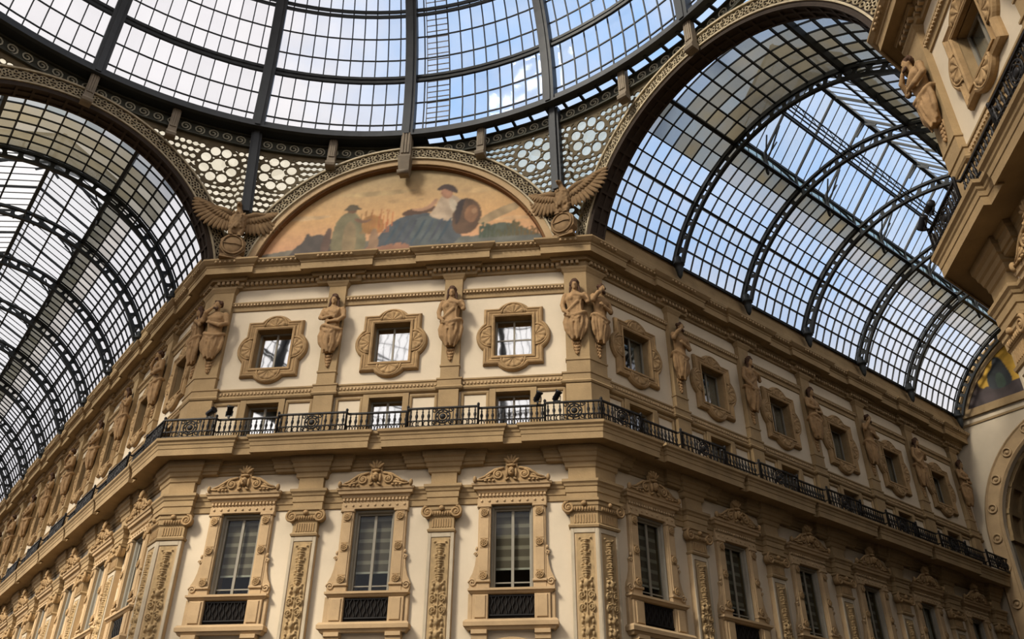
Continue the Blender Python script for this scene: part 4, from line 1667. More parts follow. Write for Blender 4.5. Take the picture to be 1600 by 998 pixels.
def balcony_window(bright):
    ca = MB()
    ca.frame([(-0.62, -0.83), (0.62, -0.83), (0.62, 0.83), (-0.62, 0.83)], [(0, -0.3), (0, -0.24), (0.07, -0.24), (0.07, -0.3)])
    ca.box(-0.04, 0.04, 0.25, 0.3, -0.8, 0.8)
    spec = [P('casement', ca.mesh('casement', 'casement'))]
    for s in (-1, 1):
        pn = MB()
        pn.box(min(s * 0.035, s * 0.56), max(s * 0.035, s * 0.56), 0.28, 0.29, -0.77, 0.77)
        spec.append(P('glass_pane', pn.mesh('glass_pane', 'pane_bright' if bright else 'pane')))
    return spec


DW = [balcony_window(False), balcony_window(True)]

# ------------------------------------------------------------------ figures on the upper pilasters


def limb(mb, pts, rads, n=8):
    mb.tube(pts, rads, n)
    for p, r in zip(pts[1:-1], rads[1:-1]):
        mb.ell(p, r, 8, 6)


def hand(mb, p, d, up):
    """small hand: palm and five fingers running along d"""
    p, d, up = Vector(p), Vector(d).normalized(), Vector(up).normalized()
    s = d.cross(up).normalized()
    mb.ell(tuple(p), (0.065, 0.05, 0.06), 8, 6)
    for i, l in enumerate((0.10, 0.12, 0.115, 0.09)):
        o_ = p + s * (0.036 * (i - 1.5)) + d * 0.04
        mb.tube([tuple(o_), tuple(o_ + d * l * 0.6), tuple(o_ + d * l * 0.9 - up * 0.04)], [0.024, 0.022, 0.016], 6)
    mb.tube([tuple(p + s * 0.05), tuple(p + s * 0.1 + d * 0.05), tuple(p + s * 0.1 + d * 0.09)], [0.026, 0.022, 0.016], 6)


def figure(var):
    """carved half figure growing out of the pilaster; origin at the foot of the drapery, front towards -y"""
    b = MB()
    rnd = random.Random(var)

    def ring(z, w, d, yc, amp=0.0, fr=9, ph=0.0, n=36, tw=0.0):
        out = []
        for j in range(n):
            t = 2 * PI * j / n
            k = 1 + amp * math.sin(fr * t + ph + tw * z)
            out.append((w * k * math.cos(t), yc + d * k * math.sin(t), z))
        return out
    lean = {0: 0.0, 1: 0.10, 2: 0.04}[var]
    rings = [ring(-0.02, 0.13, 0.12, -0.14, 0.10, 7), ring(0.06, 0.19, 0.18, -0.16, 0.12, 7), ring(0.2, 0.23, 0.22, -0.17, 0.12, 7, 0.3), ring(0.45, 0.28, 0.25, -0.19, 0.10, 7, 0.6),
             ring(0.72, 0.34, 0.28, -0.2, 0.08, 7, 0.9), ring(0.92, 0.37, 0.29, -0.2, 0.05, 8, 1.2), ring(1.1, 0.31, 0.25, -0.2, 0.02), ring(1.25, 0.29, 0.22, -0.2 - lean * .3),
             ring(1.5, 0.33, 0.25, -0.21 - lean * .6), ring(1.68, 0.37, 0.27, -0.22 - lean * .8), ring(1.85, 0.38, 0.22, -0.2 - lean), ring(1.95, 0.28, 0.17, -0.2 - lean), ring(2.02, 0.12, 0.12, -0.22 - lean)]
    b.loft(rings)
    # breasts / chest
    for s in (-1, 1):
        if var != 1:
            b.ell((s * 0.16, -0.42 - lean * .7, 1.66), (0.12, 0.11, 0.12))
        else:
            b.ell((s * 0.15, -0.40 - lean * .7, 1.7), (0.17, 0.09, 0.13))
        b.ell((s * 0.36, -0.2 - lean, 1.86), (0.13, 0.14, 0.13))
    hy = -0.27 - lean * 1.6
    b.tube([(0, -0.2 - lean, 1.95), (0, hy + 0.02, 2.15)], [0.12, 0.1], 8)
    b.ell((0, hy, 2.28), (0.135, 0.165, 0.2), 12, 9)
    b.ell((0, hy - 0.17, 2.25), (0.03, 0.04, 0.055), 6, 5)
    b.ell((0, hy - 0.13, 2.34), (0.1, 0.04, 0.03), 8, 5)
    b.ell((0, hy - 0.14, 2.17), (0.05, 0.03, 0.02), 6, 5)
    b.ell((0, hy - 0.11, 2.12), (0.06, 0.05, 0.05), 6, 5)
    for s in (-1, 1):
        b.ell((s * 0.14, hy, 2.26), (0.02, 0.03, 0.05), 6, 5)
    # drapery: waist swag and hanging folds
    b.tube([(0.40 * math.cos(t), -0.2 + 0.33 * math.sin(t), 0.98 + 0.1 * math.sin(2 * t + var)) for t in [2 * PI * i / 20 for i in range(20)]], 0.075, 7, True)
    for i in range(9):
        t = PI + PI * (i + 0.5) / 9
        w = 0.05 if i % 2 else 0.065
        b.tube([(0.36 * math.cos(t), -0.2 + 0.3 * math.sin(t), 0.95), (0.34 * math.cos(t) + 0.03 * math.sin(3 * i + var), -0.2 + 0.30 * math.sin(t), 0.6), (0.27 * math.cos(t) - 0.04 * math.sin(2 * i + var), -0.19 + 0.25 * math.sin(t), 0.28), (0.18 * math.cos(t) + 0.03 * math.sin(5 * i), -0.17 + 0.18 * math.sin(t), 0.0 + 0.08 * math.sin(4 * i + var))], [w * .8, w, w, w * .7], 6)
    for s in (-1, 1):
        b.tube([(s * 0.36, -0.24, 1.0), (s * 0.42, -0.26, 0.7), (s * 0.36, -0.25, 0.4), (s * 0.30, -0.22, 0.22)], [0.07, 0.09, 0.1, 0.05], 7)
        b.tube([(s * 0.34, -0.36, 1.0), (s * 0.1, -0.52, 0.78), (s * -0.1, -0.5, 0.62)], [0.05, 0.06, 0.04], 6)
    if var != 1:
        for i in range(7):
            x = -0.24 + 0.08 * i
            b.tube([(x * 1.1, -0.36 - lean, 1.88), (x, -0.44 - lean * .7, 1.62), (x * 0.7 + 0.03 * math.sin(3 * i + var), -0.41, 1.36), (x * 0.9, -0.4, 1.08)], [0.03, 0.045, 0.04, 0.04], 6)
    sh = lambda s: (s * 0.40, -0.2 - lean, 1.84)
    if var == 0:
        limb(b, [sh(-1), (-0.47, -0.3, 1.5), (-0.30, -0.5, 1.36), (0.02, -0.56, 1.42)], [0.115, 0.105, 0.09, 0.06])
        hand(b, (0.08, -0.56, 1.43), (1, 0, 0.2), (0, -1, 0))
        limb(b, [sh(1), (0.47, -0.3, 1.5), (0.30, -0.48, 1.25), (0.0, -0.52, 1.22)], [0.115, 0.105, 0.09, 0.06])
        hand(b, (-0.06, -0.52, 1.22), (-1, 0, 0.1), (0, -1, 0))
        b.tube([(-0.3, -0.42, 1.75), (0.0, -0.5, 1.5), (0.3, -0.44, 1.25)], [0.05, 0.06, 0.06], 6)
    elif var == 1:
        limb(b, [sh(-1), (-0.5, -0.42, 1.62), (-0.36, -0.6, 1.9), (-0.14, -0.58, 2.1)], [0.13, 0.115, 0.1, 0.065])
        hand(b, (-0.11, -0.56, 2.15), (0.4, 0, 1), (0, -1, 0))
        limb(b, [sh(1), (0.5, -0.34, 1.46), (0.3, -0.56, 1.3), (-0.08, -0.6, 1.42)], [0.13, 0.115, 0.1, 0.065])
        hand(b, (-0.14, -0.6, 1.45), (-1, 0, 0.3), (0, -1, 0))
    else:
        limb(b, [sh(-1), (-0.5, -0.26, 1.46), (-0.44, -0.46, 1.12), (-0.3, -0.54, 0.98)], [0.11, 0.1, 0.085, 0.06])
        hand(b, (-0.27, -0.55, 0.94), (0.5, 0, -1), (0, -1, 0))
        limb(b, [sh(1), (0.48, -0.4, 1.5), (0.3, -0.54, 1.7), (0.06, -0.52, 1.78)], [0.11, 0.1, 0.085, 0.06])
        hand(b, (0.02, -0.52, 1.8), (-1, 0, 0.3), (0, -1, 0))
        b.tube([(0.36, -0.3, 1.85), (0.1, -0.46, 1.5), (-0.32, -0.4, 1.1)], [0.06, 0.07, 0.07], 6)
    body = remesh(b, 'body', ['statue'], 0.026, 1)
    h = MB()
    h.ell((0, hy + 0.03, 2.33), (0.165, 0.18, 0.18), 12, 8)
    for i in range(22):
        t = rnd.uniform(0, 2 * PI)
        z = rnd.uniform(2.26, 2.47)
        r = 0.17 * math.sqrt(max(0.1, 1 - ((z - 2.32) / 0.2) ** 2))
        x, y = r * math.cos(t), hy + 0.03 + r * math.sin(t)
        if y < hy - 0.06 and z < 2.38:
            continue
        h.ell((x, y, z), 0.055, 7, 5)
    if var == 1:
        for i in range(10):
            h.ell((rnd.uniform(-0.09, 0.09), hy - 0.12 + rnd.uniform(-.03, .03), rnd.uniform(2.0, 2.13)), 0.05, 6, 5)
    else:
        for s in (-1, 1):
            h.tube([(s * 0.14, hy + 0.02, 2.3), (s * 0.17, hy + 0.0, 2.12), (s * 0.2, hy - 0.02, 1.92)], [0.06, 0.06, 0.03], 6)
    if var != 1:
        h.ell((0, hy - 0.02, 2.5), (0.13, 0.12, 0.08))
    hair = remesh(h, 'hair', ['statue_dark'], 0.026, 1)
    dp = MB()
    for i, (z, r) in enumerate(((-0.12, 0.11), (-0.27, 0.09), (-0.40, 0.07), (-0.52, 0.05))):
        dp.ell((0, -0.09, z), (r, 0.07, 0.075), 8, 6)
        for s in (-1, 1):
            dp.ell((s * r * 0.9, -0.07, z + 0.04), (0.045, 0.045, 0.06), 7, 5)
    for s in (-1, 1):
        dp.tube([(s * 0.17, -0.06, 0.02), (s * 0.15, -0.05, -0.2), (s * 0.06, -0.05, -0.5)], [0.03, 0.025, 0.015], 5)
    pend_ = dp.mesh('pendant', 'statue')
    return [P('body', body), P('hair', hair, label='darkened carved hair'), P('pendant', pend_)]


FIG = [figure(k) for k in range(3)]
for f_ in FIG:
    for p_ in f_:
        p_.mesh.transform(Matrix.Diagonal((0.96, 0.82, 1, 1)))


def upper_pilaster(path):
    sh = MB()
    sh.sweep(path, [(0, 16.25), (0, 16.72), (0.03, 16.74), (0.03, 16.80), (0, 16.82), (0, 20.56), (0.03, 20.6), (0.06, 20.66), (0.10, 20.72), (0.1, 20.80), (0, 20.81)])
    return sh


def pil_path(half, d):
    return [(-half, 0), (-half, -d), (half, -d), (half, 0)]


mb = upper_pilaster(pil_path(0.34, 0.2))
bx = MB()
bx.sweep(pil_path(0.36, 0.2), [(0.0, 13.97), (0.03, 13.98), (0.03, 14.2), (0, 14.24), (0, 15.80)])
UPIL = [P('shaft', mb.mesh('shaft', 'stone')), P('pedestal', bx.mesh('pedestal', 'stone'))]


def corner_path(side, a, b, d):
    """plan, in world axes, of a pilaster wrapped round a corner: a along the front wall, b along the wing"""
    if side > 0:
        p = [(S - a, 0), (S - a, -d), (S + d * T8, -d)]
        for u, q in ((b, d), (b, 0)):
            p.append(wpt('R', u, q))
        return p
    p = [wpt('L', -b, 0), wpt('L', -b, d), (-S - d * T8, -d), (-S + a, -d), (-S + a, 0)]
    return p


def diag_corner(a, b, d):
    x0, y0 = HF, -W * C45
    return [(x0 + b * C45, y0 + b * C45), (x0 + b * C45 - d * C45, y0 + b * C45 + d * C45), (x0 - d, y0 + d * T8), (x0 - d, y0 - a), (x0, y0 - a)]


CORNERS = [('left corner of the front wall', corner_path, -1), ('right corner of the front wall', corner_path, 1), ('corner of the far right wall', None, 0)]
for nm, fn, sd_ in CORNERS:
    g = (lambda a, b, d: fn(sd_, a, b, d)) if fn else diag_corner
    spec = [P('shaft', upper_pilaster(g(0.76, 0.76, 0.2)).mesh('shaft', 'stone'))]
    bx = MB()
    bx.sweep(g(0.8, 0.8, 0.2), [(0.0, 13.97), (0.03, 13.98), (0.03, 14.2), (0, 14.24), (0, 15.80)])
    spec.append(P('pedestal', bx.mesh('pedestal', 'stone')))
    thing('corner_pilaster', 'bent upper storey pilaster wrapping the %s' % nm, 'pilaster', spec, (0, 0, 0), 0, 'upper storey corner pilasters')


def place_text(w, i, total=None):
    if w == 'F':
        return None
    if w == 'D':
        return 'on the far right wall'
    return '%s along the %s' % (ORD[i], WNAME[w])


FW_TXT = ['near the left corner of the front wall', 'in the middle of the front wall', 'near the right corner of the front wall']
curtained = {'R': 1, 'L': 1}
for w_ in ('F', 'R', 'L', 'D'):
    for i, u in enumerate(WIN[w_]):
        kind = (0, 0, 2)[i] if w_ == 'F' else 1
        t = FW_TXT[i] if w_ == 'F' else ('%s along the %s' % (ORD[i], WNAME[w_]) if w_ != 'D' else ('%s along the far right wall' % ORD[i]))
        look = ('mirroring', 'mirroring', 'curtained')[i] if w_ == 'F' else 'dark'
        on_wall('upper_window', '%s square window in a lobed carved frame, %s' % (look, t), 'window', UW[kind], w_, u, 17.96, 'square windows of the upper storey')
        on_wall('balcony_window', 'low window behind the railing, %s' % t, 'window', DW[1 if w_ == 'F' else 0], w_, u, 14.82, 'low windows behind the railings')

FIGLBL = ['woman with crossed arms', 'man with hand at chin', 'woman gathering drapery']
for w_ in ('F', 'R', 'L', 'D'):
    for i, u in enumerate(PIL[w_]):
        if w_ == 'F':
            t = ('between the left and middle square windows', 'between the middle and right square windows')[i]
        elif w_ == 'D':
            t = 'past the first square window of the far right wall'
        else:
            t = '%s pilaster along the %s' % (ORD[i], WNAME[w_])
        var = (0, 2)[i] if w_ == 'F' else (1, 2, 0)[i % 3]
        on_wall('upper_pilaster', 'upper storey stone pilaster, %s' % t, 'pilaster', UPIL, w_, u, 0, 'upper storey pilasters')
        on_wall('statue', 'carved %s, %s' % (FIGLBL[var], t), 'statue', FIG[var], w_, u, 17.52, 'carved figures of the upper storey', 0.16)
for w_, u, var, t in (('F', -S + 0.36, 1, 'on the front side of the left corner pilaster'), ('L', -0.36, 2, 'on the wing side of the left corner pilaster'),
                      ('F', S - 0.36, 2, 'on the front side of the right corner pilaster'), ('R', 0.40, 1, 'on the wing side of the right corner pilaster'),
                      ('D', 0.36, 1, 'on the corner pilaster of the far right wall')):
    on_wall('statue', 'carved %s, %s' % (FIGLBL[var], t), 'statue', FIG[var], w_, u, 17.52, 'carved figures of the upper storey', 0.16)
# ------------------------------------------------------------------ iron balcony railings
ZB = 13.95
RH = 0.74


def baluster():
    mb = MB()
    mb.lathe([(0.022, 0.05), (0.022, 0.27), (0.04, 0.30), (0.025, 0.33), (0.05, 0.42), (0.055, 0.46), (0.022, 0.56), (0.04, 0.60), (0.022, 0.63), (0.02, 0.72)], 6)
    return mb.mesh('baluster', 'iron')


BAL = baluster()


def rails(pts, posts=()):
    """top and bottom rails along a plan polyline, with a low scroll band"""
    tb = MB()
    P3 = lambda z: [(x, y, z) for x, y in pts]
    tb.strip(P3(RH), [(0, 0, 1)] * len(pts), 0.09, 0.05)
    lo = MB()
    lo.strip(P3(0.06), [(0, 0, 1)] * len(pts), 0.06, 0.04)
    lo.strip(P3(0.28), [(0, 0, 1)] * len(pts), 0.04, 0.03)
    sc = MB()
    for (x0, y0), (x1, y1) in zip(pts, pts[1:]):
        ln = math.hypot(x1 - x0, y1 - y0)
        n = max(1, round(ln / 0.19))
        dx, dy = (x1 - x0) / ln, (y1 - y0) / ln
        for i in range(n):
            m = (i + 0.5) * ln / n
            sc.tube([(x0 + dx * (m + a), y0 + dy * (m + a), 0.17 + b) for a, _, b in circ(0, 0, 0.098, 10)], 0.016, 4, True, sm=False)
    spec = [P('top_rail', tb.mesh('top_rail', 'iron')), P('bottom_rail', lo.mesh('bottom_rail', 'iron')), P('scroll_pattern', sc.mesh('scroll_pattern', 'iron'))]
    for x, y in posts:
        q = MB()
        q.lathe([(0.04, 0), (0.04, 0.78), (0.05, 0.8), (0.05, 0.84), (0.02, 0.88)], 8, (x, y, 0))
        spec.append(P('post', q.mesh('post', 'iron')))
    return spec


def along(p, q, n):
    return [P('baluster', BAL, loc=(p[0] + (q[0] - p[0]) * (i + 0.5) / n, p[1] + (q[1] - p[1]) * (i + 0.5) / n, 0)) for i in range(n)]


def medallion(x, y, a):
    mb = MB()
    mb.box(-0.34, 0.34, 0.0, 0.02, 0.08, 0.10)
    for r, t in ((0.25, 0.03), (0.16, 0.025)):
        mb.tube([(p, 0, 0.42 + q) for p, _, q in circ(0, 0, r, 18)], t, 5, True)
    mb.ell((0, 0, 0.42), (0.11, 0.05, 0.11), 10, 6)
    for i in range(8):
        g = i * PI / 4
        mb.ell((0.2 * math.cos(g), 0, 0.42 + 0.2 * math.sin(g)), (0.04, 0.03, 0.04), 6, 4)
    for sx in (-1, 1):
        for sz in (-1, 1):
            mb.tube([(sx * 0.28 + p, 0, 0.42 + sz * 0.22 + q) for p, _, q in spiral(0, 0, 0.1, 0.03, 0, 1.3, 10)], 0.022, 4)
        mb.box(sx * 0.36 - 0.015, sx * 0.36 + 0.015, -0.015, 0.015, 0.06, RH)
    q = MB()
    ca, sa = math.cos(a), math.sin(a)
    q.v = [(x + ca * p - sa * r, y + sa * p + ca * r, z) for p, r, z in mb.v]
    q.f, q.m, q.s = mb.f, mb.m, mb.s
    return P('medallion', q.mesh('medallion', 'iron'))


def railing_straight(L_):
    p, q = (-L_ / 2, -0.80), (L_ / 2, -0.80)
    return rails([p, q]) + along(p, q, round(L_ / 0.19))


def railing_front():
    h, y = 1.22, -0.96
    pts = [(-h, -0.80), (-h, y), (h, y), (h, -0.80)]
    return rails(pts, [(-h, y), (h, y)]) + along((-h, y), (-0.38, y), 4) + along((0.38, y), (h, y), 4) + [medallion(0, y, 0)]


def rail_corner(g, ulen):
    """corner railing in world axes; g maps (front length, wing length, outward) to the plan path"""
    a = g(ulen, ulen, 0.96)
    b = g(ulen, ulen, 0.80)
    pts = [tuple(b[1]), tuple(a[1]), tuple(a[2]), tuple(a[3]), tuple(b[3])]
    spec = rails(pts, [pts[1], pts[2], pts[3]])
    for p, q in ((pts[1], pts[2]), (pts[2], pts[3])):
        L_ = math.hypot(q[0] - p[0], q[1] - p[1])
        ang = math.atan2(q[1] - p[1], q[0] - p[0])
        f = lambda t: (p[0] + (q[0] - p[0]) * t, p[1] + (q[1] - p[1]) * t)
        half = 0.38 / L_
        far = 0.52
        spec += along(p, f(far - half), 3) + along(f(far + half), q, 3)
        m = f(far)
        spec.append(medallion(m[0], m[1], ang))
    return spec


RFRONT = railing_front()
for nm, fn, sd_ in CORNERS:
    g = (lambda a, b, d: fn(sd_, a, b, d)) if fn else diag_corner
    thing('railing', 'bent black iron railing with two medallions on the %s' % nm, 'railing', rail_corner(g, 1.5), (0, 0, ZB), 0, 'balcony railings')
SLEN = {}
for w_ in ('F', 'R', 'L', 'D'):
    a, b = RNG[w_]
    for i, u in enumerate(PIL[w_]):
        t = ('between the left and middle windows of the front wall', 'between the middle and right windows of the front wall')[i] if w_ == 'F' else (
            'on the far right wall' if w_ == 'D' else 'at the %s pilaster along the %s' % (ORD[i], WNAME[w_]))
        on_wall('railing', 'projecting iron railing with round medallion, %s' % t, 'railing', RFRONT, w_, u, ZB, 'balcony railings')
    stops = sorted([(u - 1.22, u + 1.22) for u in PIL[w_]])
    cut = [(a - 9, a + (1.5 if w_ in 'FRD' else 0))] + stops + [(b - (1.5 if w_ in 'FLD' else 0), b + 9)]
    gaps = [(cut[i][1], cut[i + 1][0]) for i in range(len(cut) - 1)]
    if w_ == 'L':
        gaps = gaps[::-1]
    for i, (g0, g1) in enumerate(gaps):
        L_ = round(g1 - g0, 2)
        if L_ < 0.5:
            continue
        if L_ not in SLEN:
            SLEN[L_] = railing_straight(L_)
        t = ('before the low window %s' % FW_TXT[i]) if w_ == 'F' else 'at the %s window bay %s' % (ORD[min(i, 10)], ('of the far right wall' if w_ == 'D' else 'along the %s' % WNAME[w_]))
        on_wall('railing', 'straight iron railing %s' % t, 'railing', SLEN[L_], w_, (g0 + g1) / 2, ZB, 'balcony railings')

# floodlights clamped to the railing
fl = MB()
fl.lathe([(0.07, -0.18), (0.10, -0.16), (0.10, 0.12), (0.125, 0.15), (0.125, 0.2), (0.11, 0.2)], 12)
fb = fl
ln = MB()
ln.lathe([(0.108, 0.185), (0.108, 0.19)], 12)
yk = MB()
yk.tube([(-0.12, 0, 0), (-0.12, 0, -0.18), (0.12, 0, -0.18), (0.12, 0, 0)], 0.02, 5, sm=False)
yk.box(-0.03, 0.03, -0.03, 0.03, -0.26, -0.17)
for w_, u, ta, t in (('F', -6.05, (0.9, -0.5, 0.3), 'nearest the left corner of the front balcony'), ('F', -5.35, (0.3, -0.6, 1.0), 'second from the left corner of the front balcony'),
                     ('F', 5.55, (0.5, -0.5, 0.8), 'second from the right corner of the front balcony'), ('F', 6.2, (0.6, -0.5, 0.9), 'nearest the right corner of the front balcony'),
                     ('D', -0.25, (-0.8, 0, -0.4), 'at the very corner of the far right balcony'), ('D', 0.35, (-0.9, 0.2, 0.2), 'just inside the corner of the far right balcony')):
    rot = Vector(ta).to_track_quat('Z', 'Y').to_matrix().to_4x4()

    def tm(mb, name, m_):
        me = mb.mesh(name, m_)
        me.transform(rot)
        return me
    on_wall('floodlight', 'small black floodlight clamped to the railing %s' % t, 'floodlight',
            [P('housing', tm(fb, 'housing', 'black')), P('lens', tm(ln, 'lens', 'lens')), P('yoke', yk.mesh('yoke', 'black'))], w_, u, ZB + RH + 0.24, 'balcony floodlights', 0.97 if w_ == 'F' else 1.1)

# ------------------------------------------------------------------ lower storey pilasters
def ornament(w, h, seed, nx=30, nz=250):
    """height field of a climbing candelabrum ornament, mirrored about its axis"""
    rnd = random.Random(seed)
    X, Z = np.meshgrid(np.linspace(-w / 2, w / 2, nx), np.linspace(0, h, nz))
    H = np.zeros_like(X)
    AX = np.abs(X)

    def blob(x, z, rx, rz, ht):
        nonlocal H
        q = 1 - ((AX - x) / rx) ** 2 - ((Z - z) / rz) ** 2
        H = np.maximum(H, ht * np.sqrt(np.clip(q, 0, 1)))
    z = 0.1
    while z < h - 0.35:
        kind = rnd.choice((0, 1, 2, 3))
        blob(0, z, 0.03, 0.3, 0.05)
        if kind == 0:      # vase
            for dz, r in ((0, .05), (.05, .09), (.12, .12), (.2, .13), (.27, .09), (.33, .16)):
                blob(0, z + dz, r, 0.035, 0.08)
            z += 0.42
        elif kind == 1:    # pair of scrolls
            for i in range(26):
                t = i / 25
                a = 1.4 * 2 * PI * t - 1.2
                r = 0.115 * (1 - 0.75 * t)
                blob(0.14 + r * math.cos(a), z + 0.17 + r * math.sin(a), 0.026, 0.026, 0.06)
            blob(0.07, z + 0.3, 0.05, 0.04, 0.06)
            z += 0.36
        elif kind == 2:    # leaf spray
            for i in range(5):
                blob(0.04 + 0.045 * i, z + 0.05 + 0.05 * i, 0.035, 0.06, 0.065)
                blob(0.03 + 0.03 * i, z + 0.2 - 0.02 * i, 0.03, 0.05, 0.055)
            blob(0, z + 0.16, 0.07, 0.12, 0.08)
            z += 0.38
        else:              # mask with drop
            blob(0, z + 0.18, 0.1, 0.13, 0.09)
            blob(0.05, z + 0.2, 0.02, 0.02, 0.1)
            blob(0.13, z + 0.26, 0.06, 0.06, 0.07)
            blob(0.17, z + 0.12, 0.05, 0.08, 0.06)
            z += 0.36
        blob(rnd.uniform(0.1, 0.2), z - 0.02, 0.04, 0.03, 0.05)
    H[0, :] = H[-1, :] = 0
    return H * 1.35


ORN = ornament(0.56, 5.5, 3)
rel = MB()
rel.height(ORN, -0.28, 0.28, 4.9, 10.4, -0.225)
REL = rel.mesh('relief', 'relief')
ZCAP = 10.95


def volute(sx):
    mb = MB()
    mb.tube([(sx * 0.0 + sx * x, -0.02, z) for x, _, z in spiral(0, 0, 0.20, 0.03, PI / 2, -1.9, 30)], [0.05 - 0.0008 * i for i in range(31)], 6)
    mb.ell((0, -0.02, 0), (0.06, 0.05, 0.06), 8, 6)
    mb.lathe([(0.17, -0.02), (0.17, 0.2)], 14)
    q = MB()
    k = len(mb.v) - 28
    q.v = mb.v[:k] + [(x, z + 0.0, y) for x, y, z in mb.v[k:]]
    q.f, q.m, q.s = mb.f, mb.m, mb.s
    return q


def cap_parts(path_fn, half, mk_line):
    """capital mouldings along a plan path; mk_line gives (a, b) straight faces for eggs and flutes"""
    nk = MB()
    nk.sweep(path_fn(0.0), [(-0.15, 10.58), (0, 10.58), (0.04, 10.60), (0.06, 10.66), (0.02, 10.70), (0, 10.72), (0, 11.06), (0.03, 11.1), (-0.15, 11.1)])
    egs, fls = [], []
    for (x0, y0), (x1, y1) in mk_line:
        eg, fl_ = MB(), MB()
        egs.append(eg)
        fls.append(fl_)
        ln = math.hypot(x1 - x0, y1 - y0)
        dx, dy = (x1 - x0) / ln, (y1 - y0) / ln
        ox, oy = dy, -dx
        n = max(5, round(ln / 0.085))
        for i in range(n):
            m = (i + 0.5) * ln / n
            eg.ell((x0 + dx * m + ox * 0.06, y0 + dy * m + oy * 0.06, 11.2), (0.037, 0.05, 0.075), 7, 5)
            fl_.bar((x0 + dx * m + ox * 0.012, y0 + dy * m + oy * 0.012, 10.75), (x0 + dx * m + ox * 0.012, y0 + dy * m + oy * 0.012, 11.02), 0.045, 0.02, (ox, oy, 0))
        m = ln / 2
        eg.ell((x0 + dx * m + ox * 0.09, y0 + dy * m + oy * 0.09, 11.36), (0.1, 0.1, 0.09), 8, 6)
    ab = MB()
    ab.sweep(path_fn(0.0), [(0, 11.1), (0.05, 11.12), (0.06, 11.28), (0.09, 11.32), (0.09, 11.42), (0.14, 11.45), (0.14, 11.53), (0, 11.55)])
    return nk, egs, fls, ab


VOL = {s: volute(s) for s in (-1, 1)}


def moved(mb, x, y, z, a=0.0):
    q = MB()
    ca, sa = math.cos(a), math.sin(a)
    q.v = [(x + ca * p - sa * r, y + sa * p + ca * r, z + h) for p, r, h in mb.v]
    q.f, q.m, q.s = mb.f, mb.m, mb.s
    return q


def lower_pilaster_spec():
    hw, d = 0.43, 0.22
    sh = MB()
    sh.box(-hw, hw, -d + 0.03, 0, 3.5, 10.6)
    ed = MB()
    for x in (-hw, hw - 0.11):
        ed.bbox(x, x + 0.11, -d, -d + 0.04, 4.6, 10.58, 0.012)
    ed.bbox(-hw + 0.11, hw - 0.11, -d, -d + 0.04, 10.42, 10.58, 0.012)
    nk, egs, fls, ab = cap_parts(lambda q: pil_path(hw - 0.02, d), hw, [((-hw + 0.1, -d), (hw - 0.1, -d))])
    kids = [P('egg_moulding', e_.mesh('egg_moulding', 'stone_carved')) for e_ in egs] + [P('neck_groove', f_.mesh('neck_groove', 'stone_carved')) for f_ in fls] + [P('abacus', ab.mesh('abacus', 'stone'))]
    for s in (-1, 1):
        kids.append(P('volute', moved(VOL[s], s * 0.47, -d - 0.06, 11.24).mesh('volute', 'stone_carved')))
    at = MB()
    at.sweep(pil_path(0.43, 0.2), [(0, 12.2), (0, 12.84), (0.04, 12.9), (0.04, 13.0), (0, 13.02)])
    be = MB()
    be.sweep(pil_path(0.50, 0.2), [(-0.15, 12.62), (0, 12.62), (0.04, 12.66), (0.05, 12.80), (0.1, 12.84), (0.12, 12.96), (0.17, 13.0), (0.18, 13.12), (0.24, 13.18), (0.25, 13.36), (-0.15, 13.37)])
    return [P('shaft', sh.mesh('shaft', 'stone_pale')), P('edging', ed.mesh('edging', 'pil_grey'), label='grey edging of the shaft'), P('relief', REL, label='carved climbing ornament'),
            P('capital', nk.mesh('capital', 'stone'), kids), P('attic_block', at.mesh('attic_block', 'stone')), P('bed_moulding', be.mesh('bed_moulding', 'stone'))]


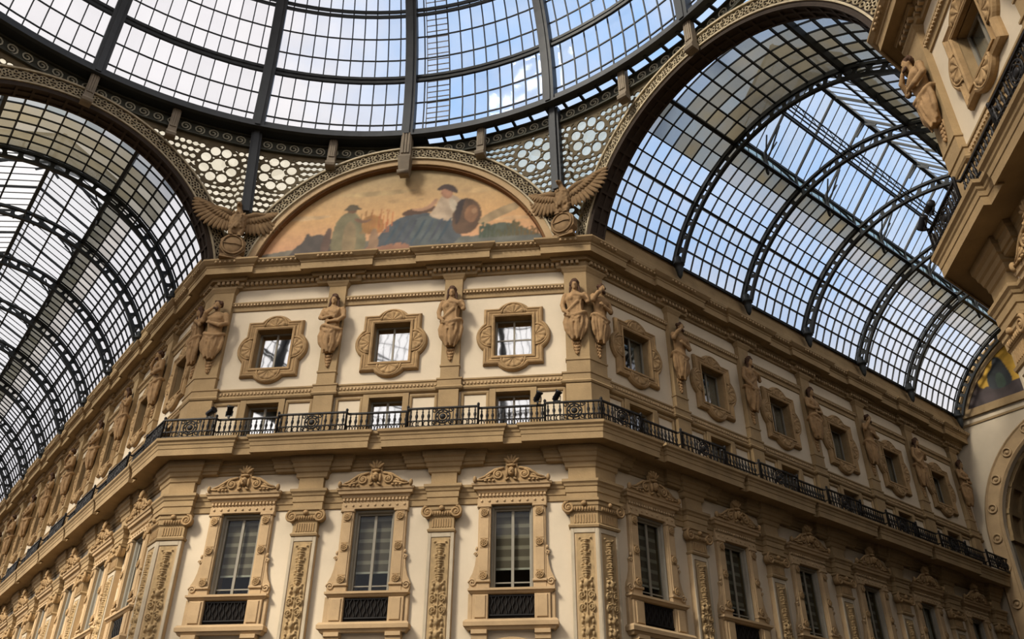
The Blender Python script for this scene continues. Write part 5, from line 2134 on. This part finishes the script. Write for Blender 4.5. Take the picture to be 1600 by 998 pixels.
LPIL = lower_pilaster_spec()
for w_ in ('F', 'R', 'L', 'D'):
    for i, u in enumerate(PIL[w_]):
        t = ('between the left and middle tall windows', 'between the middle and right tall windows')[i] if w_ == 'F' else (
            'on the far right wall' if w_ == 'D' else '%s along the %s' % (ORD[i], WNAME[w_]))
        on_wall('lower_pilaster', 'tall pilaster with scrolled capital, %s' % t, 'pilaster', LPIL, w_, u, 0, 'lower storey pilasters')
for nm, fn, sd_ in CORNERS:
    g = (lambda a, b, d: fn(sd_, a, b, d)) if fn else diag_corner
    A_, d = 0.80, 0.22
    path = g(A_, A_, d)
    sh = MB()
    sh.sweep(g(A_, A_, d - 0.03), [(0, 3.5), (0, 10.6)])
    ed, rl = MB(), []
    faces = [(path[1], path[2]), (path[2], path[3])]
    for (x0, y0), (x1, y1) in faces:
        L_ = math.hypot(x1 - x0, y1 - y0)
        ang = math.atan2(y1 - y0, x1 - x0)
        q = MB()
        for x in (0.004, L_ - 0.114):
            q.bbox(x, x + 0.11, 0, 0.04, 4.6, 10.58, 0.012)
        q.bbox(0.11, L_ - 0.11, 0, 0.04, 10.42, 10.58, 0.012)
        ed.add(moved(q, x0, y0, 0, ang).v, q.f)
        r_ = MB()
        r_.height(ORN, L_ / 2 - 0.27, L_ / 2 + 0.27, 4.9, 10.4, 0.0)
        rl.append(moved(r_, x0 + 0.028 * -math.sin(ang), y0 + 0.028 * math.cos(ang), 0, ang).mesh('relief', 'relief'))
    lines = [((x0 + (x1 - x0) * 0.12, y0 + (y1 - y0) * 0.12), (x0 + (x1 - x0) * 0.92, y0 + (y1 - y0) * 0.92)) for (x0, y0), (x1, y1) in faces]
    nk, egs, fls, ab = cap_parts(lambda q: path, 0.4, lines)
    kids = [P('egg_moulding', e_.mesh('egg_moulding', 'stone_carved')) for e_ in egs] + [P('neck_groove', f_.mesh('neck_groove', 'stone_carved')) for f_ in fls] + [P('abacus', ab.mesh('abacus', 'stone'))]
    for (x0, y0), ang, s in ((path[1], math.atan2(path[2][1] - path[1][1], path[2][0] - path[1][0]), -1), (path[3], math.atan2(path[3][1] - path[2][1], path[3][0] - path[2][0]), 1)):
        vx, vy = x0 + 0.06 * math.sin(ang) + s * 0.04 * math.cos(ang), y0 - 0.06 * math.cos(ang) + s * 0.04 * math.sin(ang)
        kids.append(P('volute', moved(VOL[s], vx, vy, 11.24, ang).mesh('volute', 'stone_carved')))
    at = MB()
    at.sweep(g(0.82, 0.82, 0.2), [(0, 12.2), (0, 12.84), (0.04, 12.9), (0.04, 13.0), (0, 13.02)])
    be = MB()
    be.sweep(g(0.88, 0.88, 0.2), [(-0.15, 12.62), (0, 12.62), (0.04, 12.66), (0.05, 12.80), (0.1, 12.84), (0.12, 12.96), (0.17, 13.0), (0.18, 13.12), (0.24, 13.18), (0.25, 13.36), (-0.15, 13.37)])
    spec = [P('shaft', sh.mesh('shaft', 'stone_pale')), P('edging', ed.mesh('edging', 'pil_grey'), label='grey edging of the shaft')] + [P('relief', r_) for r_ in rl] + [
        P('capital', nk.mesh('capital', 'stone'), kids), P('attic_block', at.mesh('attic_block', 'stone')), P('bed_moulding', be.mesh('bed_moulding', 'stone'))]
    thing('corner_pilaster', 'tall bent pilaster with carved ornament wrapping the %s' % nm, 'pilaster', spec, (0, 0, 0), 0, 'lower storey corner pilasters')

# ------------------------------------------------------------------ tall lower windows
def pediment():
    bk = MB()
    half = [(1.26, 0), (1.26, 0.10), (1.1, 0.13), (0.9, 0.2), (0.72, 0.32), (0.55, 0.43), (0.36, 0.47), (0.24, 0.5), (0.2, 0.62), (0.22, 0.78), (0.14, 0.88), (0, 0.96)]
    poly = [(-x, z) for x, z in half] + [(x, z) for x, z in reversed(half[:-1])]
    bk.prism([(x * 0.96, z * 0.95) for x, z in poly], -0.14, -0.02)
    scs = []
    for s in (-1, 1):
        sc = MB()
        scs.append(sc)
        edge = [(s * x, -0.16, z) for x, z in half[2:8]]
        sc.tube(edge, [0.03, 0.04, 0.05, 0.05, 0.05, 0.04], 6)
        sc.tube([(s * 0.43 + s * x, -0.17, 0.26 + z) for x, _, z in spiral(0, 0, 0.17, 0.03, PI / 2, -1.7, 24)], 0.038, 6)
        sc.ell((s * 0.43, -0.17, 0.26), (0.06, 0.06, 0.06), 8, 6)
        sc.tube([(s * 0.62, -0.16, 0.16), (s * 0.8, -0.17, 0.13), (s * 0.98, -0.16, 0.08), (s * 1.15, -0.16, 0.1)], [0.05, 0.045, 0.035, 0.03], 6)
        sc.tube([(s * 0.7, -0.16, 0.26), (s * 0.85, -0.16, 0.17)], 0.03, 5)
        sc.ell((s * 1.22, -0.15, 0.12), (0.07, 0.09, 0.12), 8, 6)
        for i in range(3):
            sc.ell((s * (0.6 + 0.13 * i), -0.17, 0.06), (0.06, 0.04, 0.04), 7, 5)
    mk = MB()
    mk.ell((0, -0.2, 0.34), (0.12, 0.13, 0.16), 10, 8)
    mk.ell((0, -0.33, 0.33), (0.025, 0.04, 0.05), 6, 5)
    mk.ell((0, -0.3, 0.23), (0.05, 0.04, 0.02), 6, 5)
    for s in (-1, 1):
        mk.ell((s * 0.05, -0.31, 0.38), (0.03, 0.02, 0.02), 6, 4)
        mk.ell((s * 0.15, -0.17, 0.3), (0.06, 0.08, 0.16), 7, 6)
        mk.tube([(s * 0.08, -0.2, 0.12), (s * 0.2, -0.18, 0.06)], 0.04, 5)
    for i in range(5):
        a = math.radians(-50 + 25 * i)
        mk.ell((0.2 * math.sin(a), -0.17, 0.62 + 0.18 * math.cos(a)), (0.055, 0.06, 0.15), 8, 6, 0, Matrix.Rotation(a, 3, 'Y'))
    mk.ell((0, -0.19, 0.56), (0.17, 0.09, 0.06), 9, 6)
    return P('pediment', moved(bk, 0, -0.22, 12.16).mesh('pediment', 'stone_carved'), [P('scroll', moved(q, 0, -0.22, 12.16).mesh('scroll', 'stone_carved')) for q in scs] + [P('mask', moved(mk, 0, -0.22, 12.16).mesh('mask', 'stone_carved'))])


def rosette(x, z, y=-0.2):
    mb = MB()
    mb.tube([(x + p, y, z + q) for p, _, q in circ(0, 0, 0.105, 14)], 0.028, 5, True)
    for i in range(6):
        g = i * PI / 3
        mb.ell((x + 0.055 * math.cos(g), y, z + 0.055 * math.sin(g)), (0.035, 0.035, 0.035), 6, 5)
    mb.ell((x, y - 0.01, z), (0.03, 0.04, 0.03), 6, 5)
    mb.box(x - 0.12, x + 0.12, y + 0.02, y + 0.06, z + 0.13, z + 0.16)
    mb.box(x - 0.12, x + 0.12, y + 0.02, y + 0.06, z - 0.16, z - 0.13)
    return P('rosette', mb.mesh('rosette', 'stone_carved'))


def tall_window(kind):
    spec = []
    for s in (-1, 1):
        j = MB()
        x0, x1 = (0.69, 1.10) if s > 0 else (-1.10, -0.69)
        j.bbox(x0, x1, -0.14, 0, 8.75, 11.48, 0.02)
        j.bbox(x0 + 0.05, x1 - 0.05, -0.17, -0.12, 9.15, 11.4, 0.02)
        j.bbox(x0 - 0.02 * (s > 0) - 0.04 * (s < 0), x1 + 0.04 * (s > 0) + 0.02 * (s < 0), -0.2, 0, 11.38, 11.48, 0.02)
        j.bbox(x0 - 0.02, x1 + 0.02, -0.2, 0, 8.95, 9.03, 0.015)
        kids = [rosette(s * 0.895, 11.2), rosette(s * 0.895, 10.2), rosette(s * 0.895, 9.15)]
        co = MB()
        co.prism([(s * x, z) for x, z in ((1.09, 8.78), (1.34, 8.78), (1.36, 8.95), (1.33, 9.1), (1.25, 9.25), (1.18, 9.5), (1.15, 9.75), (1.18, 9.9), (1.09, 9.98))], -0.12, 0.0)
        co.tube([(s * (1.24 + x), -0.13, 8.95 + z) for x, _, z in spiral(0, 0, 0.13, 0.03, 0, 1.5, 18)], 0.032, 5)
        co.tube([(s * (1.15 + x), -0.13, 9.85 + z) for x, _, z in spiral(0, 0, 0.07, 0.02, 0, 1.3, 12)], 0.022, 5)
        co.ell((s * 1.13, -0.12, 10.03), (0.05, 0.05, 0.07), 6, 5)
        kids.append(P('console_scroll', co.mesh('console_scroll', 'stone_pale')))
        spec.append(P('jamb', j.mesh('jamb', 'stone_pale'), kids))
    li = MB()
    li.bbox(-1.14, 1.14, -0.16, 0, 11.48, 11.70, 0.015)
    li.bbox(-1.12, 1.12, -0.13, 0, 11.70, 11.86, 0.01)
    for i in range(19):
        x = -1.08 + 0.12 * i
        li.box(x - 0.032, x + 0.032, -0.20, -0.13, 11.76, 11.84)
    for i in range(9):
        li.ell((-1.0 + 0.25 * i, -0.17, 11.6), (0.045, 0.03, 0.045), 6, 5)
    spec.append(P('lintel', li.mesh('lintel', 'stone_pale')))
    cr = MB()
    cr.sweep([(-1.1, 0.0), (-1.1, -0.12), (1.1, -0.12), (1.1, 0.0)], [(-0.1, 11.84), (0, 11.84), (0.05, 11.87), (0.08, 11.95), (0.16, 11.98), (0.18, 12.08), (0.22, 12.1), (0.24, 12.17), (-0.1, 12.19)])
    spec.append(P('cornice', cr.mesh('cornice', 'stone_pale')))
    spec.append(pediment())
    si = MB()
    si.sweep([(-1.22, 0.0), (-1.22, -0.14), (1.22, -0.14), (1.22, 0.0)], [(-0.1, 8.58), (0, 8.58), (0.05, 8.60), (0.1, 8.66), (0.14, 8.68), (0.14, 8.75), (-0.1, 8.78)])
    spec.append(P('sill', si.mesh('sill', 'stone_pale')))
    for s in (-1, 1):
        b = MB()
        x0, x1 = (0.72, 1.22) if s > 0 else (-1.22, -0.72)
        b.bbox(x0, x1, -0.2, 0, 7.8, 8.58, 0.02)
        b.bbox(x0 + 0.07 * (s > 0) + 0.09 * (s < 0), x1 - 0.09 * (s > 0) - 0.07 * (s < 0), -0.24, -0.18, 7.86, 8.54, 0.02)
        xo = (1.22, 1.36) if s > 0 else (-1.36, -1.22)
        b.bbox(*xo, -0.13, 0, 7.8, 8.62, 0.02)
        spec.append(P('pedestal', b.mesh('pedestal', 'stone_pale')))
    gb = MB()
    gb.box(-0.72, 0.72, -0.06, 0, 7.9, 8.6)
    gr = MB()
    for i in range(12):
        x = -0.62 + 1.24 * i / 11
        gr.tube([(x + 0.03 * math.sin(q * 1.4 + i % 2 * PI), -0.09, 7.94 + 0.078 * q) for q in range(9)], 0.018, 5)
    for z in (7.96, 8.54):
        gr.box(-0.7, 0.7, -0.11, -0.07, z - 0.02, z + 0.02)
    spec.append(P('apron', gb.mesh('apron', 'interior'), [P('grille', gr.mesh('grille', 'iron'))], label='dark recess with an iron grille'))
    le = MB()
    le.sweep([(-1.30, 0.0), (-1.30, -0.22), (1.30, -0.22), (1.30, 0.0)], [(0, 7.48), (0.05, 7.5), (0.1, 7.58), (0.15, 7.6), (0.16, 7.72), (0.1, 7.8), (0, 7.82)])
    spec.append(P('ledge', le.mesh('ledge', 'stone_pale')))
    for s in (-1, 1):
        b = MB()
        b.loft([[(s * 0.97 - 0.24, -y, z), (s * 0.97 + 0.24, -y, z), (s * 0.97 + 0.24, 0, z), (s * 0.97 - 0.24, 0, z)] for y, z in ((0.34, 7.5), (0.34, 7.38), (0.28, 7.35), (0.26, 7.22), (0.12, 7.16), (0.08, 7.08))], 0, False)
        spec.append(P('bracket', b.mesh('bracket', 'stone_pale')))
    ca = MB()
    ca.frame([(-0.69, 8.70), (0.69, 8.70), (0.69, 11.47), (-0.69, 11.47)], [(0, -0.1), (0, 0.0), (0.05, 0.02), (0.08, -0.02), (0.1, -0.10), (0.14, -0.12), (0.14, -0.2)])
    ca.box(-0.045, 0.045, 0.14, 0.2, 8.8, 11.36)
    ca.box(-0.6, 0.6, 0.15, 0.19, 8.98, 9.02)
    ca.box(-0.6, 0.6, 0.14, 0.2, 8.76, 8.84)
    spec.append(P('casement', ca.mesh('casement', 'casement')))
    for s in (-1, 1):
        pn = MB()
        pn.box(min(s * 0.04, s * 0.56), max(s * 0.04, s * 0.56), 0.165, 0.175, 8.83, 11.36)
        spec.append(P('glass_pane', pn.mesh('glass_pane', 'pane_low')))
    if kind < 2:
        bl = MB()
        zb = 9.5 if kind == 0 else 9.3
        bl.box(-0.56, 0.56, 0.3, 0.31, zb, 11.4)
        ba = MB()
        ba.box(-0.56, 0.56, 0.285, 0.325, zb - 0.06, zb)
        spec.append(P('blind', bl.mesh('blind', 'blind'), [P('bottom_bar', ba.mesh('bottom_bar', 'curtain'))], label='striped roller blind'))
    else:
        for s in (-1, 1):
            cu = MB()
            for i in range(8):
                x0, x1 = s * (0.58 - 0.05 * i), s * (0.58 - 0.05 * (i + 1))
                cu.add([(x0, 0.3 + 0.03 * (i % 2), 8.8), (x1, 0.3 + 0.03 * ((i + 1) % 2), 8.8), (x1, 0.3 + 0.03 * ((i + 1) % 2), 11.35), (x0, 0.3 + 0.03 * (i % 2), 11.35)], [(0, 1, 2, 3)])
            spec.append(P('curtain', cu.mesh('curtain', 'curtain')))
    return spec


TW = [tall_window(k) for k in range(3)]
for w_ in ('F', 'R', 'L', 'D'):
    for i, u in enumerate(WIN[w_]):
        kind = 0 if w_ == 'F' else (2 if (w_ == 'R' and i >= 4) else 1)
        t = FW_TXT[i] if w_ == 'F' else ('%s along the %s' % (ORD[i], WNAME[w_]) if w_ != 'D' else ('%s along the far right wall' % ORD[i]))
        on_wall('tall_window', 'tall window with scrolled pediment and %s, %s' % ('curtains' if kind == 2 else 'striped blind', t), 'window', TW[kind], w_, u, 0, 'tall windows of the lower storey')

# arch heads of the storey below, just showing under the ledges
for w_ in ('F', 'R'):
    tn += 1
    mb = MB()
    for u in WIN[w_]:
        for r0, r1, y in ((1.25, 1.4, -0.06), (1.4, 1.62, -0.12)):
            n = 20
            for i in range(n):
                a, b = PI * i / n, PI * (i + 1) / n
                pts = [(u + r * math.cos(t), yy, 5.7 + r * math.sin(t)) for t in (a, b) for r in (r0, r1) for yy in (y, 0.0)]
                mb.add(pts, [(0, 2, 6, 4), (0, 4, 5, 1), (2, 3, 7, 6)])
        mb.prism([(u + 1.26 * math.cos(PI * i / 20), 5.7 + 1.26 * math.sin(PI * i / 20)) for i in range(21)], -0.02, 0.0, 1)
    o = structure('trim_%d' % (tn + 10), mb, 'stone_pale', 'interior')
    o['label'] = 'arch heads of the storey below'
    (ox, oy), ang = WALLS[w_]
    o.location = (ox, oy, 0)
    o.rotation_euler = (0, 0, ang)

# ------------------------------------------------------------------ eagles with shields on the corners
def eagle_spec():
    b = MB()
    b.loft([[(w * math.cos(t), yc + d * math.sin(t), z) for t in [2 * PI * i / 14 for i in range(14)]] for w, d, yc, z in
            ((0.10, 0.1, 0.0, 0.98), (0.2, 0.19, -0.05, 1.1), (0.28, 0.25, -0.1, 1.35), (0.34, 0.28, -0.12, 1.65), (0.33, 0.26, -0.12, 1.9), (0.22, 0.2, -0.12, 2.1), (0.13, 0.14, -0.14, 2.25))])
    b.tube([(0, -0.14, 2.2), (-0.05, -0.2, 2.42)], [0.13, 0.11], 8)
    b.ell((-0.07, -0.24, 2.5), (0.12, 0.17, 0.13), 10, 7)
    b.tube([(-0.08, -0.36, 2.5), (-0.1, -0.46, 2.46), (-0.1, -0.48, 2.39)], [0.06, 0.045, 0.015], 7)
    rnd = random.Random(4)
    for i in range(60):
        t, z = rnd.uniform(PI, 2 * PI), rnd.uniform(1.25, 2.1)
        b.ell((0.31 * math.cos(t), -0.12 + 0.25 * math.sin(t), z), (0.05, 0.05, 0.08), 6, 5)
    for s in (-1, 1):
        b.tube([(s * 0.16, -0.12, 1.35), (s * 0.19, -0.22, 1.1), (s * 0.17, -0.26, 0.98)], [0.15, 0.12, 0.06], 8)
        for k in (-1, 0, 1):
            b.tube([(s * 0.17, -0.26, 0.98), (s * 0.17 + k * 0.07, -0.36, 0.95), (s * 0.17 + k * 0.08, -0.38, 0.86)], [0.04, 0.035, 0.015], 5)
    for i in range(5):
        a = (i - 2) * 0.13
        b.tube([(0.02 * i - 0.04, 0.02, 1.2), (a * 1.0, 0.02, 0.9), (a * 1.5, 0.0, 0.68)], [0.07, 0.06, 0.03], 6)
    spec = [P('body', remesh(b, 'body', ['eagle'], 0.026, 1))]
    for s in (-1, 1):
        w = MB()
        # arm of the wing, then rows of feathers fanning out
        w.tube([(s * 0.22, -0.1, 2.0), (s * 0.6, -0.12, 2.22), (s * 0.95, -0.1, 2.30), (s * 1.3, -0.06, 2.5)], [0.14, 0.13, 0.1, 0.05], 8)
        for i in range(15):
            t = i / 14
            rx, rz = 0.22 + 1.0 * t, 1.98 + 0.46 * t
            a = math.radians(-95 + 112 * t ** 1.4)
            ln = 0.66 + 0.30 * math.sin(t * 2.9)
            at = lambda f, y: (s * (rx + f * ln * math.cos(a)), y, rz + f * ln * math.sin(a))
            w.tube([at(0, -0.07), at(0.5, -0.09), at(0.85, -0.05), at(1.0, -0.02)], [0.09, 0.1, 0.085, 0.03], 7, flat=0.4)
        for i in range(12):
            t = i / 11
            rx, rz = 0.22 + 0.98 * t, 2.0 + 0.42 * t
            a = math.radians(-92 + 100 * t)
            ln = 0.36 + 0.1 * t
            at = lambda f, y: (s * (rx + f * ln * math.cos(a)), y, rz + f * ln * math.sin(a))
            w.tube([at(0, -0.13), at(0.6, -0.15), at(1.0, -0.1)], [0.09, 0.085, 0.04], 7, flat=0.6)
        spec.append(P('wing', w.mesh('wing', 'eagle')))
    sh = MB()
    n = 22
    oct_ = [(0.52 * math.cos(2 * PI * i / 8 + PI / 8), 0.48 + 0.56 * math.sin(2 * PI * i / 8 + PI / 8)) for i in range(8)]
    sh.prism(oct_, -0.26, 0.1)
    di = MB()
    di.ell((0, -0.24, 0.48), (0.38, 0.1, 0.42), 18, 8)
    di.tube([(0.4 * math.cos(2 * PI * i / n), -0.29, 0.48 + 0.44 * math.sin(2 * PI * i / n)) for i in range(n)], 0.045, 6, True)
    di.tube([(-0.36, -0.33, 0.5), (-0.1, -0.36, 0.47), (0.12, -0.36, 0.5), (0.36, -0.33, 0.46)], 0.02, 5)
    ba = MB()
    ba.box(-0.42, 0.42, -0.24, 0.15, -0.12, 0.02)
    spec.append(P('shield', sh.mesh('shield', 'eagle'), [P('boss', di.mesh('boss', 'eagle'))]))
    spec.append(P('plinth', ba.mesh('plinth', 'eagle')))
    return spec


EAG = eagle_spec()
for s, nm in ((-1, 'left'), (1, 'right')):
    x, y = s * (S - 0.62), -0.86
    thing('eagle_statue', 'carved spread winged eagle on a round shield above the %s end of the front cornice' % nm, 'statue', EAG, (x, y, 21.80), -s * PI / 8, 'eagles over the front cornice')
